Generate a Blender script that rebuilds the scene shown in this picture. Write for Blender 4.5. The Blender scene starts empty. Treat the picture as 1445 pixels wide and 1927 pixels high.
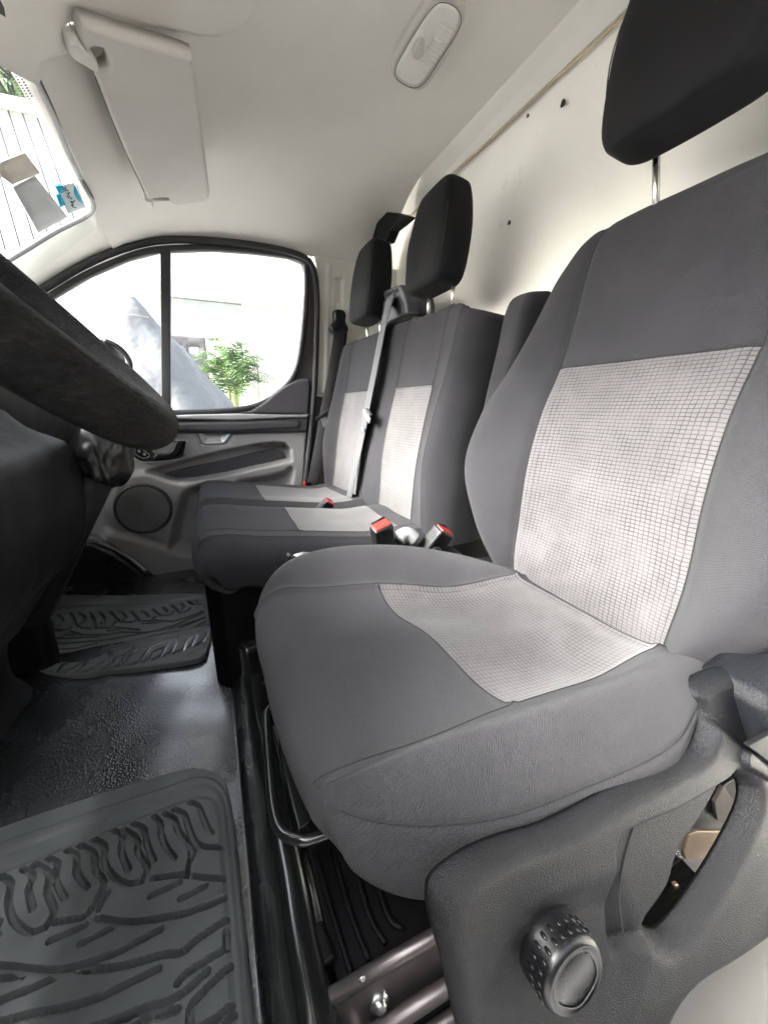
import bpy, bmesh, math, random
import numpy as np
from mathutils import Vector, Matrix
random.seed(4); rng = np.random.RandomState(4)
S = bpy.context.scene
COL = S.collection
# ------------------------------------------------------------------ camera
W, H = 1445., 1927.
_c = np.array([W/2, H/2]); _a = np.array([390., 770.])-_c; _b = np.array([2500., 750.])-_c
F = math.sqrt(-(_a@_b))
_X = np.array([_a[0], _a[1], F]); _X /= np.linalg.norm(_X)
_Y = np.array([_b[0], _b[1], F]); _Y = -(_Y-(_Y@_X)*_X); _Y /= np.linalg.norm(_Y)
RM = np.stack([_X, _Y, np.cross(_X, _Y)], 1)
CP = np.array([0, 0, .8])
cd = bpy.data.cameras.new('camera'); cam = bpy.data.objects.new('camera', cd); COL.objects.link(cam)
cd.sensor_fit = 'HORIZONTAL'; cd.sensor_width = 36; cd.lens = 36*F/W
cd.clip_start = .01; cd.clip_end = 500
cam.matrix_world = Matrix([[RM[0][i], -RM[1][i], -RM[2][i], CP[i]] for i in range(3)]+[[0, 0, 0, 1]])
S.camera = cam
# ------------------------------------------------------------------ light
SUN_EL, SUN_AZ = 37, 0       # the sun stands ahead of the van, over the windscreen
w = bpy.data.worlds.new('World'); S.world = w; w.use_nodes = True
nt = w.node_tree; sky = nt.nodes.new('ShaderNodeTexSky'); sky.sky_type = 'NISHITA'; sky.sun_disc = False
sky.sun_elevation = math.radians(SUN_EL); sky.sun_rotation = math.radians(-3); sky.air_density = 1; sky.dust_density = 4; sky.ozone_density = .5
bg = nt.nodes['Background']; bg.inputs[1].default_value = .10; hs_ = nt.nodes.new('ShaderNodeHueSaturation'); hs_.inputs['Saturation'].default_value = .35; nt.links.new(sky.outputs[0], hs_.inputs['Color']); nt.links.new(hs_.outputs[0], bg.inputs[0])
sl = bpy.data.lights.new('sun', 'SUN'); sl.energy = 1.25; sl.angle = math.radians(20); sl.color = (1, .97, .93)
so = bpy.data.objects.new('sun', sl); COL.objects.link(so)
so.rotation_euler = Vector((.04, -.86, -.60)).to_track_quat('-Z', 'Y').to_euler()
S.view_settings.view_transform = 'Standard'; S.view_settings.look = 'None'
S.view_settings.exposure = 4.3; S.view_settings.gamma = 1; S.view_settings.use_curve_mapping = False
S.cycles.max_bounces = 12; S.cycles.diffuse_bounces = 6; S.cycles.transparent_max_bounces = 16

# ------------------------------------------------------------------ helpers
def at(px, py, ax, v):
    d = RM.T@np.array([px-W/2, py-H/2, F]); i = 'xyz'.index(ax); t = (v-CP[i])/d[i]
    return CP+d*t
def A3(p): return np.array(p, float)
def tag(o, label=None, cat=None, group=None, kind=None):
    if label: o['label'] = label
    if cat: o['category'] = cat
    if group: o['group'] = group
    if kind: o['kind'] = kind
    return o
def thing(name, label, cat, loc=(0, 0, 0), group=None):
    o = bpy.data.objects.new(name, None); COL.objects.link(o); o.location = loc; o.empty_display_size = .02
    return tag(o, label, cat, group)
def link(name, me, mat, parent=None):
    o = bpy.data.objects.new(name, me); COL.objects.link(o)
    if mat: me.materials.append(mat)
    if parent:
        o.parent = parent; m = Vector((0, 0, 0)); p = parent
        while p: m += p.location; p = p.parent
        o.location = -m
    return o
def mesh(name, V, Fc, mat, parent=None, smooth=True, UV=None):
    me = bpy.data.meshes.new(name); me.from_pydata([tuple(map(float, v)) for v in V], [], [tuple(int(i) for i in f) for f in Fc])
    if UV is not None:
        l = me.uv_layers.new(name='uv'); idx = np.zeros(len(me.loops), int); me.loops.foreach_get('vertex_index', idx)
        l.data.foreach_set('uv', np.asarray(UV, float)[idx].ravel())
    if smooth: me.polygons.foreach_set('use_smooth', [True]*len(me.polygons))
    me.update()
    return link(name, me, mat, parent)
def bm_obj(name, bm, mat, parent=None, smooth=True):
    bmesh.ops.recalc_face_normals(bm, faces=bm.faces)
    me = bpy.data.meshes.new(name); bm.to_mesh(me); bm.free()
    if smooth: me.polygons.foreach_set('use_smooth', [True]*len(me.polygons))
    return link(name, me, mat, parent)
def mod(o, t, **k):
    m = o.modifiers.new(t.lower(), t)
    for a, b in k.items(): setattr(m, a, b)
    return m
def pchip(t, P, tq):
    """monotone cubic interpolation along axis 0 of P"""
    t = np.asarray(t, float); P = np.asarray(P, float); n = len(t); sh = P.shape
    P = P.reshape(n, -1); h = np.diff(t)[:, None]; d = np.diff(P, axis=0)/h
    m = np.zeros_like(P)
    if n > 2:
        a, b = d[:-1], d[1:]; w1 = 2*h[1:]+h[:-1]; w2 = h[1:]+2*h[:-1]
        ok = a*b > 0
        m[1:-1] = np.where(ok, (w1+w2)/(w1/np.where(ok, a, 1)+w2/np.where(ok, b, 1)), 0)
        # soften: blend towards Catmull-Rom slope so crests stay round
        cr = (h[1:]*a+h[:-1]*b)/(h[1:]+h[:-1]); m[1:-1] = .45*m[1:-1]+.55*cr
    m[0] = d[0]; m[-1] = d[-1]
    k = np.clip(np.searchsorted(t, tq, side='right')-1, 0, n-2); hh = h[k]
    s = ((tq-t[k])[:, None])/hh
    o = (2*s**3-3*s**2+1)*P[k]+(s**3-2*s**2+s)*hh*m[k]+(-2*s**3+3*s**2)*P[k+1]+(s**3-s**2)*hh*m[k+1]
    return o.reshape((len(tq),)+sh[1:])
def arc(N):  # average chord parameter along axis 0 of an (n,m,3) net
    d = np.linalg.norm(np.diff(N, axis=0), axis=2).mean(1); return np.concatenate([[0], np.cumsum(np.maximum(d, .004))])
def sm(x): x = np.clip(x, 0, 1); return x*x*(3-2*x)
def lownoise(P, s, seed=0):
    r = np.random.RandomState(seed); o = 0
    for k in range(9):
        d = r.normal(size=3); d /= np.linalg.norm(d); o = o+np.sin(P@d*s*(.6+r.rand()*1.6)+r.rand()*7)
    return o/4.
def net_surface(parts, net, step, parent, seams=(), flip=False, wr=.0008, wrs=40, seed=0, thr=.0014):
    """parts: list of (name, material, test(ri,ci)) over face-centre net coordinates"""
    N = np.array(net, float); tr = arc(N); tc = arc(N.transpose(1, 0, 2))
    def q(t):
        o = []
        for a, b in zip(t[:-1], t[1:]):
            n = max(1, int(round((b-a)/step))); o += list(a+(b-a)*np.arange(n)/n)
        return np.array(o+[t[-1]])
    qr, qc = q(tr), q(tc)
    G = pchip(tr, N, qr)                       # rows
    G = pchip(tc, G.transpose(1, 0, 2), qc).transpose(1, 0, 2)
    R_, C_ = len(qr), len(qc)
    du = np.gradient(G, axis=1); dv = np.gradient(G, axis=0); nn = np.cross(du, dv)
    nn /= np.linalg.norm(nn, axis=2, keepdims=True)+1e-12
    if flip: nn = -nn
    ri = np.interp(qr, tr, np.arange(len(tr))); ci = np.interp(qc, tc, np.arange(len(tc)))
    threads = []
    off = lownoise(G.reshape(-1, 3), wrs, seed).reshape(R_, C_)*wr
    RI, CI = np.meshgrid(ri, ci, indexing='ij')
    for (ax, k, lo, hi, dep, wd) in seams:     # a seam along a net line, measured in metres
        if ax == 'c':
            p0 = np.array([G[i, np.argmin(abs(ci-k))] for i in range(R_)])[:, None, :]; inr = (RI >= lo-.02) & (RI <= hi+.02)
        else:
            p0 = G[np.argmin(abs(ri-k))][None, :, :]; inr = (CI >= lo-.02) & (CI <= hi+.02)
        D = np.linalg.norm(G-p0, axis=2); off = off-np.where(inr, dep*np.exp(-(D/wd)**2), 0)
    G = G+nn*off[..., None]
    for (ax, k, lo, hi, dep, wd) in seams:
        if ax == 'c': m_ = (ri >= lo) & (ri <= hi); j_ = np.argmin(abs(ci-k)); line = (G[m_, j_]+nn[m_, j_]*.0005)[::2]
        else: m_ = (ci >= lo) & (ci <= hi); j_ = np.argmin(abs(ri-k)); line = (G[j_][m_]+nn[j_][m_]*.0005)[::2]
        if len(line) > 3: threads.append(line)
    V = G.reshape(-1, 3); UV = np.stack(np.meshgrid(qc, qr), -1).reshape(-1, 2)
    fr, fc = np.meshgrid(np.arange(R_-1), np.arange(C_-1), indexing='ij')
    f = np.stack([fr*C_+fc, fr*C_+fc+1, (fr+1)*C_+fc+1, (fr+1)*C_+fc], -1).reshape(-1, 4)
    if flip: f = f[:, ::-1]
    rc = ((ri[:-1]+ri[1:])/2)[fr].ravel(); cc = ((ci[:-1]+ci[1:])/2)[fc].ravel()
    left = np.ones(len(f), bool); out = []
    for name, mat, test in parts:
        m = left & (test(rc, cc) if test else True)
        left &= ~m; fs = f[m]; used = np.unique(fs); mp = -np.ones(len(V), int); mp[used] = np.arange(len(used))
        out.append(mesh(name, V[used], mp[fs], mat, parent, UV=UV[used]))
    for l_ in threads: tube('seam', l_, thr, M['thread'], out[-1], seg=5)
    return out
def smooth_poly(P, n=6, closed=True):
    P = np.array(P, float); m = len(P); o = []
    for i in range(m if closed else m-1):
        g = (lambda k: P[k % m]) if closed else (lambda k: P[min(max(k, 0), m-1)])
        a, b, c, d = g(i-1), g(i), g(i+1), g(i+2)
        for t in np.arange(n)/n:
            o.append(.5*((2*b)+(c-a)*t+(2*a-5*b+4*c-d)*t*t+(-a+3*b-3*c+d)*t**3))
    if not closed: o.append(P[-1])
    return np.array(o)
def round_poly(P, r, n=5):
    P = np.array(P, float); m = len(P); o = []
    for i in range(m):
        a, b, c = P[i-1], P[i], P[(i+1) % m]; u = a-b; v = c-b; lu, lv = np.linalg.norm(u), np.linalg.norm(v)
        k = min(r, lu*.48, lv*.48); s = b+u/lu*k; e = b+v/lv*k
        for t in np.linspace(0, 1, n): o.append((1-t)**2*s+2*t*(1-t)*b+t*t*e)
    return np.array(o)
def segdist(Q, P, closed):
    Q = Q[:, None, :]; a = P if closed else P[:-1]; b = np.roll(P, -1, 0) if closed else P[1:]
    e = b-a; tt = np.clip(((Q-a)*e).sum(2)/((e*e).sum(1)+1e-18), 0, 1)
    return np.sqrt((((a+tt[..., None]*e)-Q)**2).sum(2).min(1)), a, b
def sdf(Q, P):  # >0 inside
    out = np.empty(len(Q)); P = np.array(P, float)
    for s in range(0, len(Q), 20000):
        q = Q[s:s+20000]; d, a, b = segdist(q, P, True)
        x, y = q[:, 0][:, None], q[:, 1][:, None]
        c = ((a[:, 1] > y) != (b[:, 1] > y)) & (x < (b[:, 0]-a[:, 0])*(y-a[:, 1])/(b[:, 1]-a[:, 1]+1e-18)+a[:, 0])
        out[s:s+20000] = np.where(c.sum(1) % 2 == 1, d, -d)
    return out
def sline(Q, P):
    out = np.empty(len(Q))
    for s in range(0, len(Q), 20000): out[s:s+20000] = segdist(Q[s:s+20000], np.array(P, float), False)[0]
    return out
class Plane:
    def __init__(s, O, A, B):
        s.O, s.A, s.B = A3(O), A3(A)/np.linalg.norm(A), A3(B)/np.linalg.norm(B); s.N = np.cross(s.A, s.B); s.N /= np.linalg.norm(s.N)
    def px(s, pts, off=0.):
        o = []
        for (x, y) in pts:
            d = RM.T@np.array([x-W/2, y-H/2, F]); t = ((s.O+s.N*off-CP)@s.N)/(d@s.N); p = CP+d*t-s.O; o.append((p@s.A, p@s.B))
        return np.array(o)
    def w(s, Q, h=0.): return s.O+np.outer(Q[:, 0], s.A)+np.outer(Q[:, 1], s.B)+np.outer(np.broadcast_to(h, len(Q)), s.N)
def relief(name, pl, outline, mat, parent=None, feats=(), step=.004, edge=.004, thick=.01, holes=(), base=None, wr=0, back=True, sm_=True):
    """height-field plate in plane pl; feats: (kind, pts, amount, soft): 'p' polygon, 's' stroke (soft = half width)"""
    outline = np.array(outline); lo = outline.min(0)-step; hi = outline.max(0)+step
    nx, ny = [int((hi[i]-lo[i])/step)+2 for i in (0, 1)]
    gx, gy = np.meshgrid(lo[0]+np.arange(nx)*step, lo[1]+np.arange(ny)*step, indexing='ij'); Q = np.stack([gx.ravel(), gy.ravel()], 1)
    def D(q):
        d = sdf(q, outline)
        for h in holes: d = np.minimum(d, -sdf(q, h))
        return d
    d = D(Q)
    near = np.where((d < step*.4) & (d > -step*1.6))[0]
    for _ in range(3):
        q = Q[near]; e = step*.05; g = np.stack([(D(q+[e, 0])-D(q-[e, 0])), (D(q+[0, e])-D(q-[0, e]))], 1)/(2*e)
        g /= np.linalg.norm(g, axis=1, keepdims=True)+1e-9; Q[near] = q-g*D(q)[:, None]
    d = D(Q)
    h = np.zeros(len(Q))
    if base: h = h+base(Q)
    for k, P, amt, soft in feats:
        if k == 'p': h += amt*sm(sdf(Q, P)/soft*.5+.5)
        else: h += amt*(1-sm((sline(Q, P)/soft-.68)/.32))
    if edge > 0: x = np.clip(d/edge, 0, 1); h -= edge*(1-x)**2.2
    if wr: h += lownoise(np.c_[Q, Q[:, :1]*0], 30, 3)*wr
    I = np.arange(nx*ny).reshape(nx, ny)
    f = np.stack([I[:-1, :-1], I[1:, :-1], I[1:, 1:], I[:-1, 1:]], -1).reshape(-1, 4)
    keep = D(Q[f].mean(1)) > step*.04; keep &= (d[f] > -step*.3).all(1); f = f[keep]
    used = np.unique(f); mp = -np.ones(len(Q), int); mp[used] = np.arange(len(used)); f = mp[f]; Q = Q[used]; h = h[used]
    V = pl.w(Q, h)
    if back:   # skirt down to a back sheet
        n = len(Q); e = {}
        for a in f:
            for i in range(4):
                k = (a[i], a[(i+1) % 4]); e[k] = 1
        bd = [k for k in e if (k[1], k[0]) not in e]
        VB = pl.w(Q, np.minimum(h, 0)-thick)
        V = np.vstack([V, VB]); f = np.vstack([f, (f+n)[:, ::-1], np.array([[b, a, a+n, b+n] for a, b in bd])]) if bd else f
        Q = np.vstack([Q, Q])
    return mesh(name, V, f, mat, parent, UV=Q, smooth=sm_)
def tube(name, pts, r, mat, parent=None, closed=False, seg=10, smoothn=0, flat=None):
    P = smooth_poly(pts, smoothn, closed) if smoothn else np.array(pts, float)
    n = len(P); V = []; rr = np.broadcast_to(r, (len(pts),)) if np.ndim(r) else None
    rad = np.full(n, r, float) if np.ndim(r) == 0 else np.interp(np.linspace(0, 1, n), np.linspace(0, 1, len(r)), r)
    T = np.roll(P, -1, 0)-np.roll(P, 1, 0) if closed else np.gradient(P, axis=0)
    T /= np.linalg.norm(T, axis=1, keepdims=True)+1e-12
    u = np.cross(T[0], [0, 0, 1.]); u = u if np.linalg.norm(u) > .1 else np.cross(T[0], [0, 1., 0]); u /= np.linalg.norm(u)
    for i in range(n):
        u = u-T[i]*(u@T[i]); u /= np.linalg.norm(u); v = np.cross(T[i], u)
        for k in range(seg):
            a = 2*math.pi*k/seg; V.append(P[i]+rad[i]*(math.cos(a)*u+math.sin(a)*v))
    Fc = []
    for i in range(n if closed else n-1):
        j = (i+1) % n
        for k in range(seg): Fc.append((i*seg+k, i*seg+(k+1) % seg, j*seg+(k+1) % seg, j*seg+k))
    if not closed: Fc += [tuple(range(seg))[::-1], tuple((n-1)*seg+k for k in range(seg))]
    return mesh(name, V, Fc, mat, parent)
def strap(name, pts, wvec, width, th, mat, parent=None, ribs=0):
    """flat webbing along pts, width direction wvec (one or per point)"""
    P = smooth_poly(pts, 8, False); n = len(P); Wv = np.array(wvec, float)
    if Wv.ndim == 1: Wv = np.tile(Wv, (n, 1))
    else:
        Wv = np.stack([np.interp(np.linspace(0, 1, n), np.linspace(0, 1, len(wvec)), Wv[:, k]) for k in range(3)], 1)
    T = np.gradient(P, axis=0); T /= np.linalg.norm(T, axis=1, keepdims=True)
    Wv = Wv-T*(Wv*T).sum(1, keepdims=True); Wv /= np.linalg.norm(Wv, axis=1, keepdims=True); Nn = np.cross(T, Wv)
    prof = [(-.5, 0), (-.46, .5), (-.3, .5), (-.27, .35), (-.24, .5), (.24, .5), (.27, .35), (.3, .5), (.46, .5), (.5, 0), (.46, -.5), (-.46, -.5)]
    V = []; m = len(prof)
    for i in range(n):
        for a, b in prof: V.append(P[i]+Wv[i]*a*width+Nn[i]*b*th)
    Fc = [(i*m+k, i*m+(k+1) % m, (i+1)*m+(k+1) % m, (i+1)*m+k) for i in range(n-1) for k in range(m)]
    Fc += [tuple(range(m))[::-1], tuple((n-1)*m+k for k in range(m))]
    return mesh(name, V, Fc, mat, parent)
def rbox(name, c, s, mat, parent=None, bev=.005, seg=3, rot=(0, 0, 0), taper=None, smooth=True):
    bm = bmesh.new(); bmesh.ops.create_cube(bm, size=1)
    for v in bm.verts:
        v.co = Vector((v.co.x*s[0], v.co.y*s[1], v.co.z*s[2]))
        if taper: v.co = Vector(taper(v.co.x, v.co.y, v.co.z))
    if bev: bmesh.ops.bevel(bm, geom=list(bm.edges), offset=bev, segments=seg, profile=.5, affect='EDGES', clamp_overlap=True)
    from mathutils import Euler
    M = Matrix.Translation(Vector([float(k) for k in c]))@Euler([math.radians(a) for a in rot]).to_matrix().to_4x4(); bm.transform(M)
    o = bm_obj(name, bm, mat, parent, smooth)
    if smooth and bev: mod(o, 'WEIGHTED_NORMAL')
    return o
def prism(name, pts, dirv, mat, parent=None, bev=.003, seg=2, smooth=True):
    """3D polygon pts extruded by dirv"""
    bm = bmesh.new(); d = Vector([float(k) for k in dirv]); a = [bm.verts.new([float(k) for k in p]) for p in pts]; b = [bm.verts.new(v.co+d) for v in a]; n = len(a)
    bm.faces.new(a); bm.faces.new(b[::-1])
    for i in range(n): bm.faces.new((a[i], b[i], b[(i+1) % n], a[(i+1) % n]))
    bmesh.ops.recalc_face_normals(bm, faces=bm.faces)
    if bev: bmesh.ops.bevel(bm, geom=list(bm.edges), offset=bev, segments=seg, profile=.5, affect='EDGES', clamp_overlap=True)
    o = bm_obj(name, bm, mat, parent, smooth)
    if smooth and bev: mod(o, 'WEIGHTED_NORMAL')
    return o
def lathe(name, prof, O, axis, mat, parent=None, seg=48, wob=None):
    ax = A3(axis)/np.linalg.norm(axis); u = np.cross(ax, [0, 0, 1.]); u = u if np.linalg.norm(u) > .1 else np.cross(ax, [0, 1., 0]); u /= np.linalg.norm(u); v = np.cross(ax, u)
    V = []; n = len(prof)
    for k in range(seg):
        a = 2*math.pi*k/seg
        for i, (r, h) in enumerate(prof):
            rr = r+(wob(a, i) if wob else 0); V.append(A3(O)+ax*h+rr*(math.cos(a)*u+math.sin(a)*v))
    Fc = [(k*n+i, k*n+i+1, ((k+1) % seg)*n+i+1, ((k+1) % seg)*n+i) for k in range(seg) for i in range(n-1)]
    bm = bmesh.new(); vs = [bm.verts.new(tuple(map(float, p))) for p in V]
    for f in Fc:
        try: bm.faces.new([vs[i] for i in f])
        except ValueError: pass
    bmesh.ops.remove_doubles(bm, verts=bm.verts, dist=1e-5)
    return bm_obj(name, bm, mat, parent)
# ------------------------------------------------------------------ materials
class NT:
    def __init__(s, name):
        s.m = bpy.data.materials.new(name); s.m.use_nodes = True; s.t = s.m.node_tree; s.b = s.t.nodes['Principled BSDF']; s.L = s.t.links
    def n(s, t, **k):
        o = s.t.nodes.new('ShaderNode'+t)
        for a, b in k.items():
            if hasattr(o, a): setattr(o, a, b)
            else: o.inputs[a].default_value = b
        return o
    def math(s, op, a, b=None, c=None):
        o = s.n('Math', operation=op)
        for i, x in enumerate([a, b, c]):
            if x is None: continue
            if isinstance(x, (int, float)): o.inputs[i].default_value = x
            else: s.L.new(x, o.inputs[i])
        return o.outputs[0]
    def mix(s, f, a, b):
        o = s.n('Mix', data_type='RGBA')
        for i, x in ((0, f), (6, a), (7, b)):
            if isinstance(x, (int, float)): o.inputs[i].default_value = x
            elif isinstance(x, tuple): o.inputs[i].default_value = (*x, 1)
            else: s.L.new(x, o.inputs[i])
        return o.outputs[2]
    def noise(s, scale, detail=3, rough=.5, vec=None, dist=0):
        o = s.n('TexNoise'); o.inputs['Scale'].default_value = scale; o.inputs['Detail'].default_value = detail; o.inputs['Roughness'].default_value = rough; o.inputs['Distortion'].default_value = dist
        s.L.new(vec if vec is not None else s.pos(), o.inputs['Vector']); return o.outputs[0]
    def pos(s):
        if not hasattr(s, '_p'): s._p = s.n('TexCoord').outputs['Object']
        return s._p
    def ramp(s, x, a, b, lo=0., hi=1.):
        o = s.n('MapRange'); s.L.new(x, o.inputs[0]); o.inputs[1].default_value = a; o.inputs[2].default_value = b; o.inputs[3].default_value = lo; o.inputs[4].default_value = hi; return o.outputs[0]
    def bump(s, h, dist, strength=1., prev=None):
        o = s.n('Bump'); o.inputs['Strength'].default_value = strength; o.inputs['Distance'].default_value = dist; s.L.new(h, o.inputs['Height'])
        if prev is not None: s.L.new(prev, o.inputs['Normal'])
        return o.outputs[0]
    def out(s, color=None, rough=None, metal=None, bump=None, spec=None, coat=None, sheen=None):
        b = s.b
        for k, x in (('Base Color', color), ('Roughness', rough), ('Metallic', metal), ('Normal', bump), ('Specular IOR Level', spec), ('Coat Weight', coat), ('Sheen Weight', sheen)):
            if x is None: continue
            if isinstance(x, (int, float)): b.inputs[k].default_value = x
            elif isinstance(x, tuple): b.inputs[k].default_value = (*x, 1)
            else: s.L.new(x, b.inputs[k])
        return s.m
def plastic(name, col, rough=.5, grain=900, gd=.0004, var=.12, dirt=.0, spec=.5, metal=0):
    t = NT(name); n1 = t.noise(7, 4); n2 = t.noise(grain, 2)
    c = t.mix(t.ramp(n1, .3, .7), tuple(k*(1-var) for k in col), tuple(min(1, k*(1+var)) for k in col))
    if dirt: c = t.mix(t.ramp(t.noise(28, 5, .7), .55, .8, 0, dirt), c, (.22, .20, .17))
    return t.out(c, t.ramp(t.noise(15, 5, .6), .3, .75, rough*.85, min(1, rough*1.2)), bump=t.bump(n2, gd, .6) if gd else None, spec=spec, metal=metal)
def fabric(name, c1, c2, pitch=.0016, depth=.0005, grid=None, stain=0., rough=.92, sheen=.15, speck=.35, lint=0, mott=.5):
    t = NT(name); uv = t.n('TexCoord').outputs['UV']; sp = t.n('SeparateXYZ'); t.L.new(uv, sp.inputs[0]); U, V = sp.outputs[0], sp.outputs[1]
    wz = t.noise(60, 2); U2 = t.math('ADD', U, t.math('MULTIPLY', t.math('SUBTRACT', wz, .5), .003)); V2 = t.math('ADD', V, t.math('MULTIPLY', t.math('SUBTRACT', wz, .5), .0025))
    k = 2*math.pi/pitch
    su = t.math('SINE', t.math('MULTIPLY', U2, k)); sv = t.math('SINE', t.math('MULTIPLY', V2, k)); wv = t.math('MULTIPLY', su, sv)
    h = t.math('MULTIPLY_ADD', wv, .5, .5); fine = t.noise(2600, 2); h = t.math('ADD', t.math('MULTIPLY', h, .8), t.math('MULTIPLY', fine, .5))
    c = t.mix(t.ramp(h, .1, 1.1), c1, c2)
    c = t.mix(t.ramp(t.noise(9, 5, .65),   .35, .75, 0, mott), c, tuple(.95*(a+b) for a, b in zip(c1, c2)))
    c = t.mix(t.ramp(t.noise(900, 3, .8), .35, .70, 0, speck), c, tuple(min(1, 2.2*b) for b in c2))
    if lint: c = t.mix(t.ramp(t.noise(170, 2, .5), .80, .83, 0, .8), c, (.35, .35, .36))
    if grid:
        pu, pv, wd, gc, gs = grid
        def line(X, p, wdt, ph):
            m = t.math('ABSOLUTE', t.math('SUBTRACT', t.math('FRACT', t.math('DIVIDE', X, p)), .5)); return t.ramp(m, wdt/p*.5, wdt/p*1.15, 1, 0)
        lu = line(U2, pu, wd, 0); lv = line(V2, pv, wd, 0)
        fade = t.ramp(t.noise(22, 4, .7), .3, .62, .35, 1); g = t.math('MULTIPLY', t.math('MAXIMUM', t.math('MULTIPLY', lu, .85), lv), fade)
        c = t.mix(t.math('MULTIPLY', g, gs), c, gc); h = t.math('SUBTRACT', h, t.math('MULTIPLY', g, 1.2))
    if stain:
        s1 = t.ramp(t.noise(11, 5, .65), .47, .74, 0, stain); c = t.mix(s1, c, tuple(k*.55 for k in c2))
        s2 = t.ramp(t.noise(7.3, 3, .5, dist=.6), .5, .75, 0, stain*.8); c = t.mix(s2, c, (.078, .068, .0695))
    return t.out(c, rough, bump=t.bump(h, depth, .7), sheen=sheen, spec=.10)
M = {}
M['cloth'] = fabric('dark_seat_cloth', (.0075, .0075, .0088), (.031, .0302, .0338), stain=0, sheen=.05, pitch=.0024, depth=.0013)
M['cloth_worn'] = fabric('worn_seat_cloth', (.006, .006, .007), (.040, .0392, .0430), pitch=.0026, depth=.0024, sheen=.06, speck=.5, lint=1)
M['insert'] = fabric('pale_grid_cloth', (.047, .0445, .0455), (.088, .0838, .0856), grid=(.0086, .0070, .0008, (.008, .008, .009), .85), stain=.22, depth=.0004)
M['insert_far'] = fabric('pale_grid_cloth_far', (.055, .0532, .0532), (.088, .0852, .085), grid=(.0115, .0095, .0011, (.02, .02, .022), .55), stain=.25, depth=.0004)
M['black_cloth'] = fabric('black_headrest_cloth', (.004, .004, .0045), (.008, .008, .009), pitch=.0012, depth=.0002, rough=.75, sheen=.05, speck=.1)
M['webbing'] = fabric('belt_webbing', (.04, .04, .042), (.075, .075, .08), pitch=.003, depth=.0003, rough=.6)
M['webbing_dark'] = fabric('black_belt_webbing', (.010, .010, .011), (.024, .022, .024), pitch=.003, depth=.0003, rough=.6)
M['headliner'] = fabric('headliner_felt', (.66, .645, .605), (.71, .69, .65), pitch=.004, depth=.0001, stain=.03, sheen=0, speck=.05, mott=.03)
M['trim_white'] = plastic('cream_trim', (.66, .65, .60), .55, 600, .0002, .04)
M['visor'] = plastic('visor_vinyl', (.50, .485, .45), .6, 800, .0002, .04)
M['black'] = plastic('black_plastic', (.005, .005, .0055), .55, spec=.18)
M['black_fine'] = plastic('smooth_black_plastic', (.014, .014, .015), .3, gd=0)
M['rubber_seal'] = plastic('rubber_seal', (.03, .03, .032), .55, gd=0)
M['valance'] = plastic('grained_grey_plastic', (.006, .0066, .0082), .36, 900, .0024, .4, dirt=.02, spec=.22)
M['door_grey'] = plastic('door_grey_plastic', (.29, .282, .282), .6, 900, .0003, .06)
M['door_violet'] = plastic('door_pad_cloth', (.07, .066, .077), .85, 1500, .0004, .08)
M['door_dark'] = plastic('door_dark_plastic', (.045, .045, .05), .45)
M['knob'] = plastic('knob_plastic', (.004, .004, .005), .3, 900, .0001, spec=.35)
M['grille'] = plastic('speaker_grille', (.20, .198, .202), .45, gd=0)
M['silver'] = plastic('satin_silver', (.42, .43, .43), .35, gd=0, metal=.6)
M['chrome'] = plastic('headrest_steel', (.62, .62, .60), .3, gd=0, metal=1, var=.05)
M['gloss'] = plastic('gloss_black_metal', (.012, .013, .012), .18, gd=0, spec=.8)
M['rail'] = plastic('greasy_rail_steel', (.17, .15, .145), .35, gd=0, metal=.7, dirt=.5)
M['steel_brown'] = plastic('brown_steel', (.35, .27, .19), .4, gd=0, metal=.6, dirt=.3)
M['thread'] = plastic('seam_thread', (.008, .008, .009), .9, gd=0)
M['red'] = plastic('red_button', (.60, .03, .025), .4, gd=0)
M['mat'] = plastic('grey_rubber', (.14, .148, .143), .5, 300, .0002, .25, dirt=.25)
M['lens'] = plastic('frosted_lamp_lens', (.72, .72, .68), .25, 300, .0006, .05)
M['sill'] = plastic('sill_grey', (.085, .082, .078), .55, 600, .0003, .06)
def mk_vinyl():
    t = NT('pebbled_vinyl'); vo = t.n('TexVoronoi'); vo.inputs['Scale'].default_value = 210; t.L.new(t.pos(), vo.inputs['Vector'])
    c = t.mix(t.ramp(t.noise(6, 4), .3, .7), (.010, .011, .011), (.022, .024, .024)); c = t.mix(t.ramp(t.noise(60, 5, .7), .55, .9, 0, .2), c, (.08, .08, .075))
    return t.out(c, t.ramp(t.noise(9, 4), .3, .7, .24, .30), bump=t.bump(vo.outputs['Distance'], .0020, .8, t.bump(t.noise(24, 3), .004, .5)), spec=1., coat=.7)
M['vinyl'] = mk_vinyl(); _b2 = M['vinyl'].node_tree.nodes['Principled BSDF']; _b2.inputs['Coat Roughness'].default_value = .24; _b2.inputs['Coat IOR'].default_value = 2.0; _b2.inputs['Coat Weight'].default_value = 1
def mk_paint():
    t = NT('scuffed_cream_paint'); n = t.noise(5, 4); c = t.mix(t.ramp(n, .3, .7), (.86, .845, .78), (.92, .905, .85))
    s = t.ramp(t.noise(16, 6, .75, dist=.4), .60, .78, 0, .5); c = t.mix(s, c, (.50, .46, .40))
    sc = t.ramp(t.noise(140, 4, .8), .70, .80, 0, .5); c = t.mix(sc, c, (.36, .32, .28))
    return t.out(c, .42, bump=t.bump(t.noise(12, 4), .004, .3))
M['paint'] = mk_paint()
M['ply_edge'] = plastic('plywood_edge', (.55, .44, .30), .8, 300, .0005, .2)
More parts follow.
